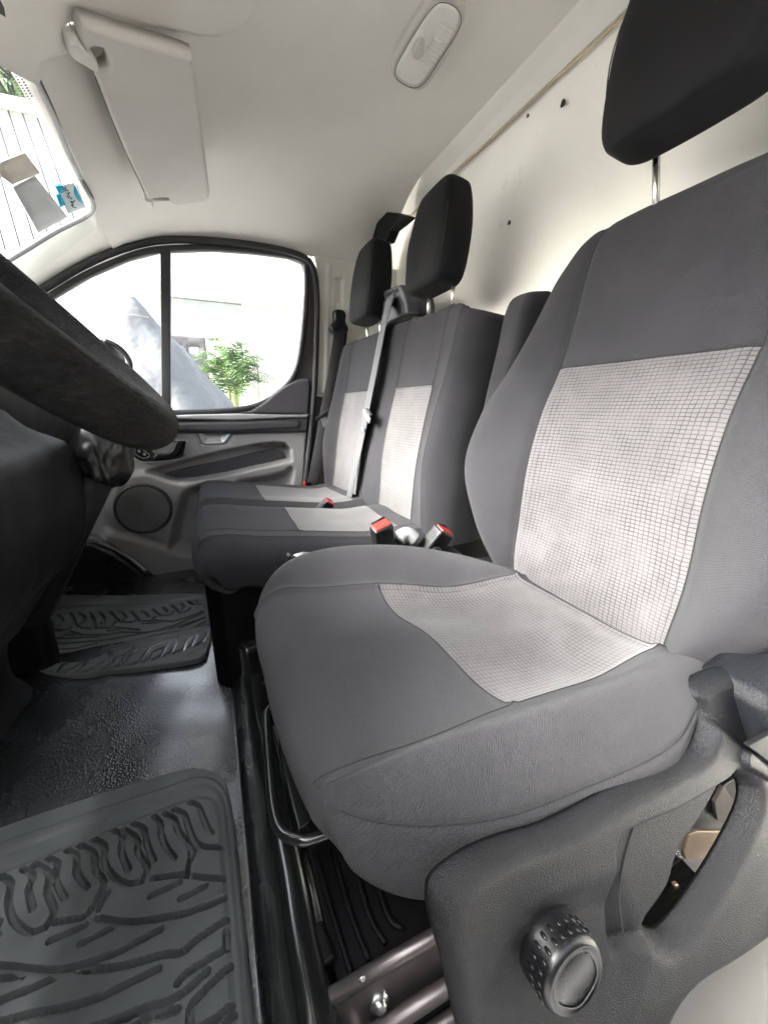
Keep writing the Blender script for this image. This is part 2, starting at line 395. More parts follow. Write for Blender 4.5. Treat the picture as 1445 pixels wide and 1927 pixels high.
def mk_leather():
    t = NT('furry_black_cover'); mp = t.n('Mapping'); mp.inputs['Scale'].default_value = (1, 1, 2.6); mp.inputs['Rotation'].default_value = (.6, 0, 0); t.L.new(t.pos(), mp.inputs[0])
    n = t.noise(75, 5, .7, mp.outputs[0], 1.6); c = t.mix(t.ramp(n, .4, .75), (.003, .003, .003), (.016, .015, .0155))
    return t.out(c, .55, bump=t.bump(n, .006, .9), spec=.12)
M['fur'] = mk_leather()
def mk_glass(name, tint=(.97, .99, .98), refl=.06):
    m = bpy.data.materials.new(name); m.use_nodes = True; t = m.node_tree; t.nodes.remove(t.nodes['Principled BSDF'])
    tr = t.nodes.new('ShaderNodeBsdfTransparent'); tr.inputs[0].default_value = (*tint, 1); g = t.nodes.new('ShaderNodeBsdfGlossy'); g.inputs['Roughness'].default_value = .02
    mx = t.nodes.new('ShaderNodeMixShader'); fr = t.nodes.new('ShaderNodeLayerWeight'); fr.inputs[0].default_value = .25
    mr = t.nodes.new('ShaderNodeMapRange'); mr.inputs[3].default_value = refl*.5; mr.inputs[4].default_value = .5; t.links.new(fr.outputs['Fresnel'], mr.inputs[0])
    t.links.new(mr.outputs[0], mx.inputs[0]); t.links.new(tr.outputs[0], mx.inputs[1]); t.links.new(g.outputs[0], mx.inputs[2]); t.links.new(mx.outputs[0], t.nodes['Material Output'].inputs[0]); return m
M['glass'] = mk_glass('window_glass')
def flat(name, col, rough=.8, **k): return plastic(name, col, rough, gd=0, **k)
M['wall'] = plastic('cream_render', (.48, .47, .44), .9, 20, .003, .1, dirt=.1); M['wall2'] = flat('pale_green_cladding', (.36, .41, .40)); M['roofm'] = flat('eave_grey', (.5, .49, .46))
M['tarp'] = plastic('blue_grey_tarp', (.07, .073, .078), .6, 5, .05, .1)
M['gate'] = flat('grey_gate', (.05, .048, .05)); M['leaf'] = flat('palm_leaf', (.035, .08, .012), .5, var=.4); M['trunk'] = flat('palm_stem', (.28, .33, .12))
M['ground'] = plastic('pale_concrete', (.34, .335, .32), .9, 40, .004, .1)
M['sky_blocker'] = flat('sky_blocker_dark', (.06, .06, .055)); M['post'] = flat('post_white', (.75, .72, .64)); M['pipe'] = flat('pipe_brown', (.25, .20, .17)); M['pot'] = flat('pot_blue_grey', (.28, .33, .36))
M['paper'] = flat('grey_paper', (.62, .63, .63)); M['paper2'] = flat('brown_print', (.66, .6, .52), var=.3); M['stk'] = flat('sticker_white', (.75, .85, .86)); M['blue'] = flat('sticker_blue', (.02, .45, .72)); M['ink'] = flat('ink', (.12, .12, .14))

# ================================================================== SETTING
def gridsheet(name, xs, ys, fz, mat, **k):
    X, Y = np.meshgrid(xs, ys, indexing='ij'); Z = fz(X, Y); V = np.stack([X, Y, Z], -1).reshape(-1, 3); n = len(ys)
    i, j = np.meshgrid(np.arange(len(xs)-1), np.arange(n-1), indexing='ij')
    f = np.stack([i*n+j, (i+1)*n+j, (i+1)*n+j+1, i*n+j+1], -1).reshape(-1, 4)
    return mesh(name, V, f, mat, UV=V[:, :2], **k)
tag(gridsheet('ground', np.linspace(-60, 60, 3), np.linspace(-60, 60, 3), lambda x, y: x*0-.55, M['ground']), kind='structure')
def floor_z(X, Y):
    hump = np.interp(X, [.78, .84, .92, 1.34, 1.39, 1.43, 3], [0, .006, .016, .068, .070, .052, .050])
    rise = .55*np.clip(Y-.72, 0, 1)**1.1
    back = .055*sm((.024-Y)/.03)*(1+0*X)
    return hump+rise+back+.0012*np.sin(X*31+Y*17)*np.sin(Y*23-X*9)-.004
tag(gridsheet('floor', np.arange(-.02, 2.1, .01), np.concatenate([np.arange(-1.0, -.03, .05), np.arange(-.03, .06, .003), np.arange(.06, 1.25, .02)]), floor_z, M['vinyl']), kind='structure')
seal_px = [(60, 556), (95, 535), (160, 497), (235, 466), (310, 451), (400, 453), (490, 463), (560, 479), (588, 503), (596, 560), (595, 640), (592, 720), (586, 800), (572, 935), (560, 1010)]
seal3 = np.array([at(x, y, 'x', 2.035) for x, y in seal_px])
_o = np.argsort(seal3[:8, 1]); zs_y, zs_z = seal3[:8, 1][_o], seal3[:8, 2][_o]
blg = smooth_poly([at(x, y, 'z', 1.54)[:2] for x, y in [(-40, -70), (60, -10), (150, 36), (250, 58), (330, 92), (390, 118), (440, 126), (480, 112), (520, 60), (560, -40), (600, -200)]]+[(0., -.3), (0., .6)], 4)
def ceil_z(X, Y):
    zc = np.interp(-Y, [-.27, -.20, -.14, -.07, 0, .12, .25, .5, .7, .9], [1.415, 1.475, 1.525, 1.56, 1.585, 1.615, 1.64, 1.675, 1.695, 1.712])
    zs = np.interp(Y, zs_y, zs_z)+.006; t = np.clip((X-1.62)/(2.05-1.62), 0, 1)
    z = zc+(np.minimum(zs, zc)-zc)*t**2.1
    s = sdf(np.stack([X.ravel(), Y.ravel()], 1), blg).reshape(X.shape)
    z = z-.034*sm(s/.03+.3)*sm((1.3-X)/.1+.6)
    return z+.0015*np.sin(X*9+1)*np.sin(Y*11)
tag(gridsheet('ceiling', np.arange(-.25, 2.052, .01), np.arange(-.9, .275, .008), ceil_z, M['headliner']), kind='structure')
tag(rbox('wall', (-2.3, -.5, 1.0), (.3, 14, 3.6), M['sky_blocker'], bev=0, smooth=False), kind='structure')  # unseen dark slab added behind the camera to block low-angle sky light
# outer roof skin, sheltering the cab
tag(rbox('roof', (.9, -.4, 1.79), (2.5, 1.15, .03), M['trim_white'], bev=.01), kind='structure')
# bulkhead: header board over a big painted panel
BK = Plane((0, -.965, 0), (-1, 0, 0), (0, 0, 1))
hd = thing('bulkhead_header', 'narrow cream painted header board under the rear edge of the grey headliner', 'header board', (1, -.93, 1.7))
mesh('board', [(-.3, -.898, 1.722), (2.1, -.898, 1.712), (2.1, -.952, 1.658), (-.3, -.952, 1.650), (-.3, -.91, 1.76), (2.1, -.91, 1.76), (2.1, -.98, 1.665), (-.3, -.98, 1.655)], [(0, 1, 2, 3), (0, 4, 5, 1), (3, 2, 6, 7)], M['trim_white'], hd, smooth=False)
ep = [(x, -.9525, 1.651+.006*math.sin(x*5.1)+.003*math.sin(x*13)) for x in np.linspace(-.3, 2.08, 60)]
tube('raw_edge', ep, .0032, M['ply_edge'], hd, seg=6)
tag(rbox('firewall', (.95, .86, .2), (2.3, .04, 1.6), M['black'], bev=.002), kind='structure')
bp = thing('bulkhead', 'large cream painted plywood bulkhead with small black screw holes and scuffs behind the seats', 'bulkhead', (1, -.97, 1))
bV = relief('panel', BK, [(.4, .02), (-2.1, .02), (-2.1, 1.665), (.4, 1.665)], M['paint'], bp, feats=[], step=.03, edge=0, thick=.012, base=lambda q: .004*np.sin(q[:, 0]*4)*np.sin(q[:, 1]*3)-.004)
for (x, y, r) in [(1056, 192, .0085), (955, 418, .0065), (990, 216, .004), (976, 185, .0035)]:
    p = at(x, y, 'y', -.955); o = lathe('screw_hole', [(0, .0035), (r*.8, .0035), (r, .001), (r, 0)], (p[0], -.9625, p[2]), (0, 1, 0), M['black_fine'], bp, seg=14, wob=lambda a, i: .0012*math.sin(3*a))
# a-pillar trim between windscreen and door seal
e1 = [at(178, 385, 'x', 1.68), at(168, 403, 'x', 1.72), at(135, 424, 'x', 1.76), at(100, 441, 'x', 1.79), at(45, 475, 'x', 1.83), at(-30, 520, 'x', 1.88)]
e2 = [at(237, 462, 'x', 2.045), at(200, 474, 'x', 2.045), at(160, 493, 'x', 2.045), at(120, 515, 'x', 2.045), at(80, 540, 'x', 2.045), at(0, 592, 'x', 2.045)]
net = [[a+(b-a)*t+np.array([-.0, 0, .02])*math.sin(math.pi*t) for t in (0, .12, .3, .5, .7, .9, 1)] for a, b in zip(e1, e2)]
for r in net: r.insert(0, r[0]+np.array([.01, .012, .012]))
ap = net_surface([('pillar_trim', M['trim_white'], None)], net, .012, None, wr=0)[0]
tag(ap, 'cream front pillar trim between windscreen corner and passenger window', 'pillar trim')
# fill that closes the ceiling front corner down to the pillar
# b-pillar
PB = Plane((2.045, 0, 0), (0, -1, 0), (0, 0, 1))
bpil = thing('door_pillar', 'cream rear door pillar with a tall belt slot beside the passenger window', 'pillar', (2.04, -.6, .8))
relief('upper_trim', PB, PB.px([(590, 480), (680, 488), (800, 520), (800, 760), (594, 742), (598, 600), (597, 520)]), M['trim_white'], bpil,
       feats=[('p', PB.px([(631, 523), (646, 523), (645, 600), (630, 600)]), -.014, .006), ('p', PB.px([(633, 566), (645, 566), (644, 600), (632, 600)]), .006, .004), ('s', PB.px([(618, 500), (612, 740)]), .006, .012)], step=.006, edge=.01)
relief('lower_trim', PB, PB.px([(593, 744), (800, 762), (800, 1100), (540, 1100), (575, 930)]), M['sill'], bpil, step=.01, edge=.008)
rbox('outer_skin', (2.12, -.78, 1.05), (.02, .5, 1.35), M['trim_white'], bpil)
# ------------------------------------------------------------------ windscreen
ws = thing('windscreen', 'raked windscreen with a black edge seal and a dotted shade band in the corner', 'windscreen', (1, .5, 1.2))
top = [at(-60, -110, 'x', .85), at(0, 18, 'x', .99), at(30, 75, 'x', 1.06), at(60, 130, 'x', 1.14), at(100, 215, 'x', 1.28), at(130, 290, 'x', 1.42), at(155, 340, 'x', 1.55), at(172, 372, 'x', 1.65), at(175, 392, 'x', 1.70), at(160, 407, 'x', 1.73), at(135, 420, 'x', 1.76), at(100, 438, 'x', 1.79), at(45, 472, 'x', 1.83), at(-30, 517, 'x', 1.88)]
top3 = smooth_poly(top, 4, False)
tube('seal', top3, .0075, M['rubber_seal'], ws, seg=8)
# glass sheet: plane through the header line, sloping forward
WO = np.array([1.2, .245, 1.42]); WB = np.array([0, -.84, .54]); WP = Plane(WO, (1, 0, 0), WB)
wsp = [(-.25, .02), (1.66-1.2, .004), (.60, -.04), (.66, -.2), (.85, -.95), (-1.45, -.95), (-1.45, .02)]
relief('glass', WP, wsp, M['glass'], ws, step=.08, edge=0, thick=.004, back=False)
# shade dots near the upper left corner
dv = []; df = []
for i in range(46):
    for j in range(5):
        c = np.array([-.36+i*.0075+.004*(j % 2), .012+j*.0075]); r = .0026*(1-j*.13)
        b = len(dv); ring = [(c+[r*math.cos(a), r*math.sin(a)]) for a in np.arange(6)*math.pi/3]
        dv += list(WP.w(np.array(ring)*[1, -1], .002)); df.append(tuple(range(b, b+6)))
mesh('shade_dots', dv, df, M['black_fine'], ws, smooth=False)
def sticker(name, pts, mat, label, cat, off=.003, par=None):
    o = relief(name, WP, WP.px(pts, off), mat, par, step=.02, edge=0, thick=.0006, base=lambda q: q[:, 0]*0+off)
    if label: tag(o, label, cat)
    return o
sticker('paper_permit', [(24, 352), (66, 330), (128, 408), (72, 438)], M['paper'], 'plain grey paper permit stuck low on the windscreen', 'permit')
sticker('printed_label', [(0, 306), (48, 288), (76, 325), (24, 347), (0, 330)], M['paper2'], 'brown patterned paper label stuck above the grey permit', 'label')
stk = thing('windscreen_sticker', 'white and bright blue sticker with handwritten style lettering in the windscreen corner', 'sticker', tuple(at(132, 375, 'x', 1.6)))
sticker('backing', [(104, 352), (140, 343), (160, 390), (128, 402)], M['stk'], None, None, .003, stk)
for bpts in [[(104, 352), (118, 348), (124, 360), (112, 364)], [(106, 367), (114, 366), (124, 384), (114, 390)], [(141, 350), (150, 366), (157, 384), (146, 376), (139, 362)]]:
    sticker('blue_patch', bpts, M['blue'], None, None, .0045, stk)
# lettering "Mynd" as pen strokes
for st in [[(119, 355), (124, 353), (123, 358), (129, 357)], [(124, 362), (128, 364), (131, 361), (126, 370)], [(128, 372), (131, 369), (133, 374), (136, 371)], [(132, 380), (136, 378), (135, 383), (141, 376)], [(134, 387), (138, 384), (137, 389), (143, 390)]]:
    tube('lettering', WP.w(WP.px(st, .006), .006), .0011, M['ink'], stk, seg=5, smoothn=4)

# ------------------------------------------------------------------ passenger door
dr = thing('passenger_door', 'closed passenger door with grey trim, round speaker and divided window', 'door', (2.05, -.1, .4))
PD = Plane((2.04, 0, 0), (0, -1, 0), (0, 0, 1))
dp = PD.px
c3 = lambda pts: [(180+x/3.01, 700+y/3.01) for x, y in pts]
trim_out = dp(c3([(-300, 300), (300, 335), (460, 340), (780, 345), (1195, 338), (1185, 500), (1172, 700), (1120, 1340), (300, 1340), (180, 1340), (-300, 1100)]))
slot = dp(c3([(300, 566), (520, 505), (720, 455), (900, 418), (1010, 404), (1070, 410), (1098, 440), (1106, 498), (960, 530), (740, 580), (560, 612), (460, 618), (400, 605)]))
slot2 = dp(c3([(820, 632), (960, 612), (1080, 580), (1105, 560), (1085, 680), (1000, 700)]))
deep = dp(c3([(540, 672), (505, 712), (478, 800), (455, 900), (436, 996), (500, 1012), (620, 1030), (760, 1030), (760, 700), (620, 660)]))
pocket = dp(c3([(60, 895), (200, 925), (330, 965), (440, 1000), (560, 1025), (760, 1040), (760, 1400), (430, 1400), (380, 1250), (310, 1150), (200, 1060), (20, 990)]))
bump = dp(smooth_poly(c3([(110, 640), (180, 588), (300, 566), (400, 605), (480, 622), (560, 650), (500, 710), (470, 830), (440, 985), (330, 950), (180, 905), (100, 890), (75, 780)]), 4))
lowedge = dp(c3([(-300, 900), (0, 955), (100, 1000), (200, 1065), (320, 1160), (420, 1290), (430, 1400), (-300, 1400)]))
cup = dp(c3([(565, 340), (780, 340), (745, 400), (600, 410)]))
relief('trim_panel', PD, trim_out, M['door_grey'], dr, feats=[('p', slot, -.06, .014), ('p', slot2, -.05, .03), ('p', deep, -.06, .03), ('p', bump, .016, .02), ('p', pocket, .028, .02), ('p', lowedge, -.075, .03), ('p', cup, -.016, .016)], step=.0055, edge=.006, thick=.03)
relief('kick_panel', PD, dp(c3([(-300, 940), (0, 968), (100, 1010), (200, 1072), (320, 1168), (410, 1290), (425, 1420), (-300, 1420)])), M['black_fine'], dr, step=.01, edge=.01, thick=.01, base=lambda q: q[:, 0]*0+.02)
relief('pull_cup', PD, dp(c3([(575, 342), (770, 342), (738, 398), (715, 408), (620, 412), (600, 400)])), M['silver'], dr, feats=[('p', dp(c3([(600, 346), (745, 346), (715, 388), (625, 392)])), -.012, .014)], step=.003, edge=.003, thick=.002, base=lambda q: q[:, 0]*0+.002)
relief('armrest_pad', PD, dp(c3([(350, 590), (520, 548), (740, 500), (900, 462), (1010, 438), (1070, 452), (1088, 492), (960, 528), (740, 578), (560, 608), (440, 612)])), M['door_violet'], dr, step=.005, edge=.006, thick=.004, base=lambda q: q[:, 0]*0-.048)
# belt line
relief('belt_strip', PD, dp(c3([(-300, 262), (420, 270), (540, 276), (1100, 262), (1212, 240), (1206, 285), (1200, 338), (780, 350), (560, 345), (-300, 345)]), .02), M['door_dark'], dr, feats=[('p', dp(c3([(-300, 285), (440, 288), (1120, 279), (1152, 288), (1156, 302), (1140, 316), (780, 335), (-300, 338)]), .02), .008, .008)], step=.005, edge=.006, thick=.02, base=lambda q: q[:, 0]*0+.014)
relief('sill_cap', PD, dp(c3([(-300, 230), (430, 245), (560, 240), (800, 235), (1110, 240), (1212, 238), (1200, 258), (1050, 262), (780, 275), (560, 272), (430, 268), (-300, 262)]), .02), M['silver'], dr, step=.004, edge=.006, thick=.03, base=lambda q: q[:, 0]*0+.022)
relief('rear_pad', PD, dp(c3([(790, 234), (880, 215), (960, 160), (1040, 95), (1100, 55), (1160, 36), (1206, 36), (1221, 60), (1215, 150), (1208, 242), (1000, 240)]), .012), M['door_violet'], dr, step=.005, edge=.014, thick=.03, base=lambda q: q[:, 0]*0+.014)
# speaker
sp = at(180+272/3.01, 700+776/3.01, 'x', 2.02); R0 = .104
lathe('speaker_rim', [(R0*.99, .002), (R0*1.04, .007), (R0*1.1, .004), (R0*1.13, -.004)], (2.02, sp[1], sp[2]), (-1, 0, 0), M['door_dark'], dr, seg=64)
spk = lathe('speaker_grille', [(0, .006)]+[(R0*(k+.5*q)/19, .006+.003*(1-q)-.003*(k/19)**2) for k in range(1, 19) for q in (0, .5, 1, 1.5)]+[(R0, 0)], (2.018, sp[1], sp[2]), (-1, 0, 0), M['grille'], dr, seg=64)
# door release
hb = relief('release_bezel', PD, dp(smooth_poly(c3([(165, 400), (330, 395), (500, 388), (510, 400), (500, 450), (475, 488), (300, 508), (235, 495), (200, 455)]), 3), .01), M['black_fine'], dr, feats=[('p', dp(c3([(330, 400), (480, 398), (470, 455), (350, 480), (320, 450)]), .01), -.018, .02)], step=.003, edge=.004, thick=.01, base=lambda q: q[:, 0]*0+.008)
tube('bezel_rim', PD.w(dp(smooth_poly(c3([(168, 402), (330, 393), (502, 386), (513, 400), (502, 452), (477, 492), (300, 512), (232, 498), (196, 456)]), 3), .012), .013), .0022, M['silver'], dr, closed=True, seg=6)
relief('release_lever', PD, dp(smooth_poly(c3([(325, 488), (345, 465), (395, 462), (435, 440), (455, 395), (500, 393), (492, 430), (470, 468), (420, 488), (350, 500)]), 3), .022), M['black'], hb, step=.003, edge=.006, thick=.012, base=lambda q: q[:, 0]*0+.022)
lk = relief('lock_switch', PD, dp(smooth_poly(c3([(215, 435), (250, 434), (295, 460), (303, 478), (270, 488), (232, 470)]), 3), .014), M['black'], hb, step=.003, edge=.004, thick=.006, base=lambda q: q[:, 0]*0+.013)
tube('switch_rim', PD.w(dp(smooth_poly(c3([(215, 435), (250, 434), (295, 460), (303, 478), (270, 488), (232, 470)]), 3), .016), .015), .0013, M['silver'], lk, closed=True, seg=6)
for q in [[(237, 446), (251, 446), (255, 454), (241, 455)], [(268, 462), (282, 462), (286, 472), (272, 472)]]:   # padlock icons
    relief('lock_icon', PD, dp(c3(q), .017), M['silver'], lk, step=.002, edge=0, thick=.001, base=lambda q: q[:, 0]*0+.017)
    cx = sum(a for a, b in q)/4; tube('lock_shackle', PD.w(dp(c3([(cx-5, 446+(cx > 260)*16), (cx-4, 440+(cx > 260)*16), (cx+3, 440+(cx > 260)*16), (cx+4, 446+(cx > 260)*16)]), .017), .0175), .0006, M['silver'], lk, seg=5)
# window frame, glass, seals
inner = [(-80, 668), (40, 592), (104, 552), (165, 516), (240, 484), (300, 469), (400, 466), (480, 472), (545, 481), (570, 491), (577, 510), (575, 580), (566, 660), (554, 704), (530, 735), (490, 760), (440, 771), (325, 777), (-80, 790)]
def pxx(pts, x): return [at(a, b, 'x', x) for a, b in pts]
inn = dp(inner)
outer = dp([(-100, 640)]+seal_px[:13]+[(583, 840), (-100, 840)])
relief('window_frame', PD, outer, M['sill'], dr, holes=[inn], step=.007, edge=.006, thick=.03, base=lambda q: q[:, 0]*0-.018)
tube('window_seal', smooth_poly(pxx(inner, 2.045), 4), .0135, M['rubber_seal'], dr, closed=True, seg=10)
relief('window_glass', Plane((2.075, 0, 0), (0, -1, 0), (0, 0, 1)), Plane((2.075, 0, 0), (0, -1, 0), (0, 0, 1)).px(inner), M['glass'], dr, step=.1, edge=0, thick=.003, back=False)
prism('window_divider', pxx([(301, 462), (321, 460), (321, 780), (303, 780)], 2.03), (.04, 0, 0), M['rubber_seal'], dr, bev=.006)
ds = tube('door_seal', smooth_poly(seal3, 5, False), .0145, M['rubber_seal'], None, seg=10)
tag(ds, 'thick black rubber weatherstrip arching round the passenger door opening', 'door seal')
# outer door skin so that no light leaks under the window
rbox('outer_skin', (2.14, .15, .33), (.03, 1.5, .85), M['black'], dr)
# ------------------------------------------------------------------ dashboard
db = thing('dashboard', 'dark dashboard across the front of the cab, mostly hidden behind the steering wheel', 'dashboard', (1, .5, .6))
prof = [(.72, 1.0), (.45, 1.01), (.355, 1.0), (.325, .97), (.315, .92), (.325, .86), (.335, .80), (.37, .70), (.46, .58), (.50, .42), (.55, .25), (.70, .05)]
xs = [.9, 1.0, 1.2, 1.5, 1.8, 1.93, 1.97]
net = []
for x, k in zip(xs, (1, 1, 1, 1, 1, .97, .9)): net.append([np.array([x, .6+(y-.6)*k, .6+(z-.6)*k]) for y, z in prof])
net_surface([('dash_body', M['black'], None)], net, .02, db, flip=True, wr=.001)
_kp = [at(a, b, 'x', .98) for a, b in [(60, 800), (145, 840), (166, 900), (166, 990), (105, 1078), (62, 1150), (30, 1185), (34, 1250), (72, 1280)]]
net = [[(x, .72, .98), (x, .45, .96)]+[(x, p[1]+.03*(x > .97)+.04*(x > .99), p[2]) for p in _kp] for x in (-.05, .2, .5, .8, .95, .98, 1.0)]
net_surface([('lower_dash', M['black'], None)], net, .02, db, flip=True)
o = rbox('binnacle_hood', at(205, 672, 'x', 1.72)+np.array([0, .03, -.01]), (.2, .14, .12), M['black'], db, bev=.05, seg=6)
tube('binnacle_rim', [at(x, y, 'x', 1.62) for x, y in [(196, 640), (222, 652), (240, 672), (245, 690), (238, 712)]], .008, M['black_fine'], o, smoothn=4)
rbox('footwell_side', (1.36, .75, .15), (.08, .5, .5), M['black'], db, bev=.03, seg=4)
# steering wheel
ang = math.radians(47); Rw = .205; bot = np.array([.52, .060, .784]); d1 = np.array([0, math.cos(ang), math.sin(ang)]); wc = bot+Rw*d1; wn = np.array([0, -math.sin(ang), math.cos(ang)])
sw = thing('steering_wheel', 'steering wheel in a furry black cover seen edge-on at the left', 'steering wheel', tuple(wc))
rp = [wc+Rw*(math.cos(a)*-d1+math.sin(a)*np.array([1, 0, 0])) for a in np.linspace(0, 2*math.pi, 72, endpoint=False)]
tube('rim', rp, .0275, M['fur'], sw, closed=True, seg=24)
lathe('hub', [(0, .012), (.045, .010), (.075, 0), (.085, -.03), (.06, -.07), (0, -.08)], wc-wn*.02, wn, M['black'], sw)
for a in (-.0, math.pi*.5, math.pi*1.5):
    dv_ = math.cos(a)*-d1+math.sin(a)*np.array([1, 0, 0]); strap('spoke', [wc-wn*.035+dv_*.06, wc-wn*.03+dv_*.12, wc-wn*.012+dv_*.195], np.cross(dv_, wn), .07, .022, M['fur'], sw)
cs = thing('steering_column', 'rounded black steering column shroud below the wheel', 'steering column', tuple(wc-wn*.15))
cc = wc-wn*.17; u3 = np.array([1., 0, 0])
net = []
for s, ww, hh in ((-.11, .03, .02), (-.10, .085, .055), (-.06, .10, .07), (.02, .105, .08), (.1, .11, .085), (.16, .11, .085)):
    net.append([cc-wn*s+u3*ww*math.copysign(abs(math.cos(a))**.7, math.cos(a))+d1*hh*math.copysign(abs(math.sin(a))**.7, math.sin(a)) for a in np.linspace(0, 2*math.pi, 13)])
net_surface([('shroud', M['black'], None)], net, .008, cs, flip=True)
gl = thing('gear_lever', 'glossy black crumpled gear lever gaiter beyond the steering column', 'gear lever', tuple(at(195, 850, 'x', .95)))
g = at(192, 850, 'x', .95); bm = bmesh.new(); bmesh.ops.create_icosphere(bm, subdivisions=5, radius=1)
pp = np.array([v.co[:] for v in bm.verts]); nn_ = lownoise(pp, 3.2, 5)*.16+.09*abs(lownoise(pp, 5, 8))
for v, k in zip(bm.verts, nn_): v.co = Vector(g)+Vector((v.co.x*.045, v.co.y*.05, v.co.z*.07))*(1+k)
bm_obj('gaiter', bm, plastic('crumpled_gloss_black', (.006, .006, .006), .35, 30, .006, spec=.35), gl)
tube('stem', [g+np.array([0, .02, -.05]), g+np.array([0, .10, -.16]), g+np.array([0, .2, -.3])], [.035, .05, .07], M['black'], gl)
tube('dash_latch', [at(165, 940, 'x', 1.0), at(172, 938, 'x', 1.0), at(175, 943, 'x', 1.0), at(168, 948, 'x', 1.0)], .003, M['silver'], db, smoothn=4)
# ------------------------------------------------------------------ sun visor
PV = Plane((1.4, .14, 1.454), (1, 0, 0), (0, -.98, .19))   # normal faces down
vs = thing('sun_visor', 'pale grey sun visor folded flat against the headliner with hinge and clip', 'sun visor', (1.4, .05, 1.5))
vout = PV.px(smooth_poly([(147, 60), (153, 50), (166, 51), (250, 78), (330, 101), (358, 111), (366, 125), (380, 240), (394, 350), (395, 368), (388, 378), (345, 386), (323, 385), (316, 373), (290, 374), (280, 376), (272, 362), (225, 260), (182, 150), (184, 142), (200, 134), (205, 122), (196, 96), (178, 92), (165, 104), (152, 84)], 3))
relief('visor_board', PV, vout, M['visor'], vs, step=.0035, edge=.008, thick=.018)
tube('edge_seam', PV.w(PV.px([(182, 152), (225, 262), (273, 366)]), -.008), .0016, M['sill'], vs, seg=6)
hgp = at(150, 92, 'z', 1.49)
relief('hinge_plate', PV, PV.px(smooth_poly([(126, 84), (134, 79), (150, 82), (170, 104), (184, 122), (188, 134), (180, 136), (160, 124), (134, 108)], 3)), M['trim_white'], vs, step=.003, edge=.006, thick=.03, base=lambda q: q[:, 0]*0+.002)
tube('hinge_arm', [at(176, 118, 'z', 1.475), at(182, 130, 'z', 1.47), at(186, 145, 'z', 1.475), at(200, 185, 'z', 1.48)], .006, M['visor'], vs)
tube('clip_pin', [at(276, 368, 'z', 1.47), at(290, 375, 'z', 1.475), at(318, 374, 'z', 1.48)], .005, M['visor'], vs)
rbox('clip', at(280, 376, 'z', 1.475), (.05, .022, .03), M['trim_white'], vs, bev=.006)
tube('clip_hook', [at(283, 378, 'z', 1.465), at(287, 392, 'z', 1.46)], .004, M['trim_white'], vs)
# ------------------------------------------------------------------ dome light
PL = Plane((1.1, -.6, 1.668), (1, 0, 0), (0, -.997, .05))
dl = thing('dome_light', 'oblong white dome lamp with a ribbed lens and rocker on the headliner', 'dome light', (1.1, -.6, 1.67))
k7 = lambda pts: [(700+x/1.94, y/1.94) for x, y in pts]
relief('base_frame', PL, PL.px(smooth_poly(k7([(205, 0), (260, -45), (320, -20), (340, 30), (330, 90), (270, 210), (200, 310), (150, 322), (90, 290), (70, 250), (85, 190), (140, 95)]), 3)), M['visor'], dl, step=.004, edge=.008, thick=.03, base=lambda q: q[:, 0]*0+.006)
relief('lens', PL, PL.px(smooth_poly(k7([(205, 50), (245, 12), (290, 20), (318, 55), (310, 100), (240, 215), (190, 290), (150, 310), (100, 285), (90, 250), (120, 190), (165, 115)]), 3), .01), M['lens'], dl, feats=[('s', PL.px(k7([(120+i*9+60, 190-i*15+20), (165+i*9+60, 215-i*15+20)]), .01), .0035, .0026) for i in range(10)], step=.003, edge=.005, thick=.004, base=lambda q: q[:, 0]*0+.012)
tube('lens_gap', PL.w(PL.px(smooth_poly(k7([(203, 44), (245, 5), (294, 14), (324, 52), (316, 104), (244, 220), (194, 296), (150, 317), (95, 290), (84, 250), (114, 186), (160, 110)]), 3), .012), .0135),   .0009, M['door_violet'], dl, closed=True, seg=5)
relief('rocker', PL, PL.px(smooth_poly(k7([(165, 150), (185, 148), (190, 170), (180, 200), (155, 205), (147, 185)]), 3), .018), M['visor'], dl, step=.002, edge=.004, thick=.012, base=lambda q: q[:, 0]*0+.026)
# ================================================================== FLOOR MATS
FP = Plane((.6, .3, .004), (1, 0, 0), (0, 1, 0))
c5 = lambda pts: [(x/2.275, 1080+y/2.275) for x, y in pts]
mp_ = lambda pts, off=.01: FP.px(c5(pts), off)
m1 = thing('floor_mat', 'large grey rubber floor mat with tyre tread relief in the driver footwell', 'floor mat', (.55, .3, 0), 'rubber floor mats')
mo = mp_(smooth_poly([(-500, 1265), (-150, 1140), (0, 1088), (300, 985), (600, 890), (740, 850), (830, 832), (910, 848), (960, 884), (984, 960), (1004, 1080), (1025, 1300), (1060, 1650), (1090, 1927), (1180, 2700), (1000, 3200), (-200, 4200), (-2500, 4500), (-1500, 1900)], 3))
r1 = mp_(smooth_poly([(-500, 1330), (0, 1160), (400, 1025), (700, 925), (830, 880), (905, 885), (955, 925), (980, 990), (1003, 1150), (1022, 1350), (1050, 1650), (1072, 1927), (1150, 2700), (900, 3200), (-200, 4000), (-2300, 4200), (-1400, 1900)], 3))
r2 = mp_(smooth_poly([(-500, 1380), (0, 1205), (400, 1060), (700, 958), (840, 915), (900, 920), (940, 950), (960, 1010), (985, 1200), (1005, 1400), (1035, 1700), (1050, 1927), (1120, 2700), (850, 3200), (-200, 3900), (-2200, 4000), (-1300, 1900)], 3))
r3 = mp_(smooth_poly([(-500, 1480), (0, 1290), (400, 1130), (700, 1010), (830, 965), (890, 965), (925, 990), (938, 1050), (950, 1200), (968, 1400), (985, 1700), (1000, 1927), (1060, 2700), (800, 3100), (-200, 3700), (-2000, 3800), (-1200, 1900)], 3))
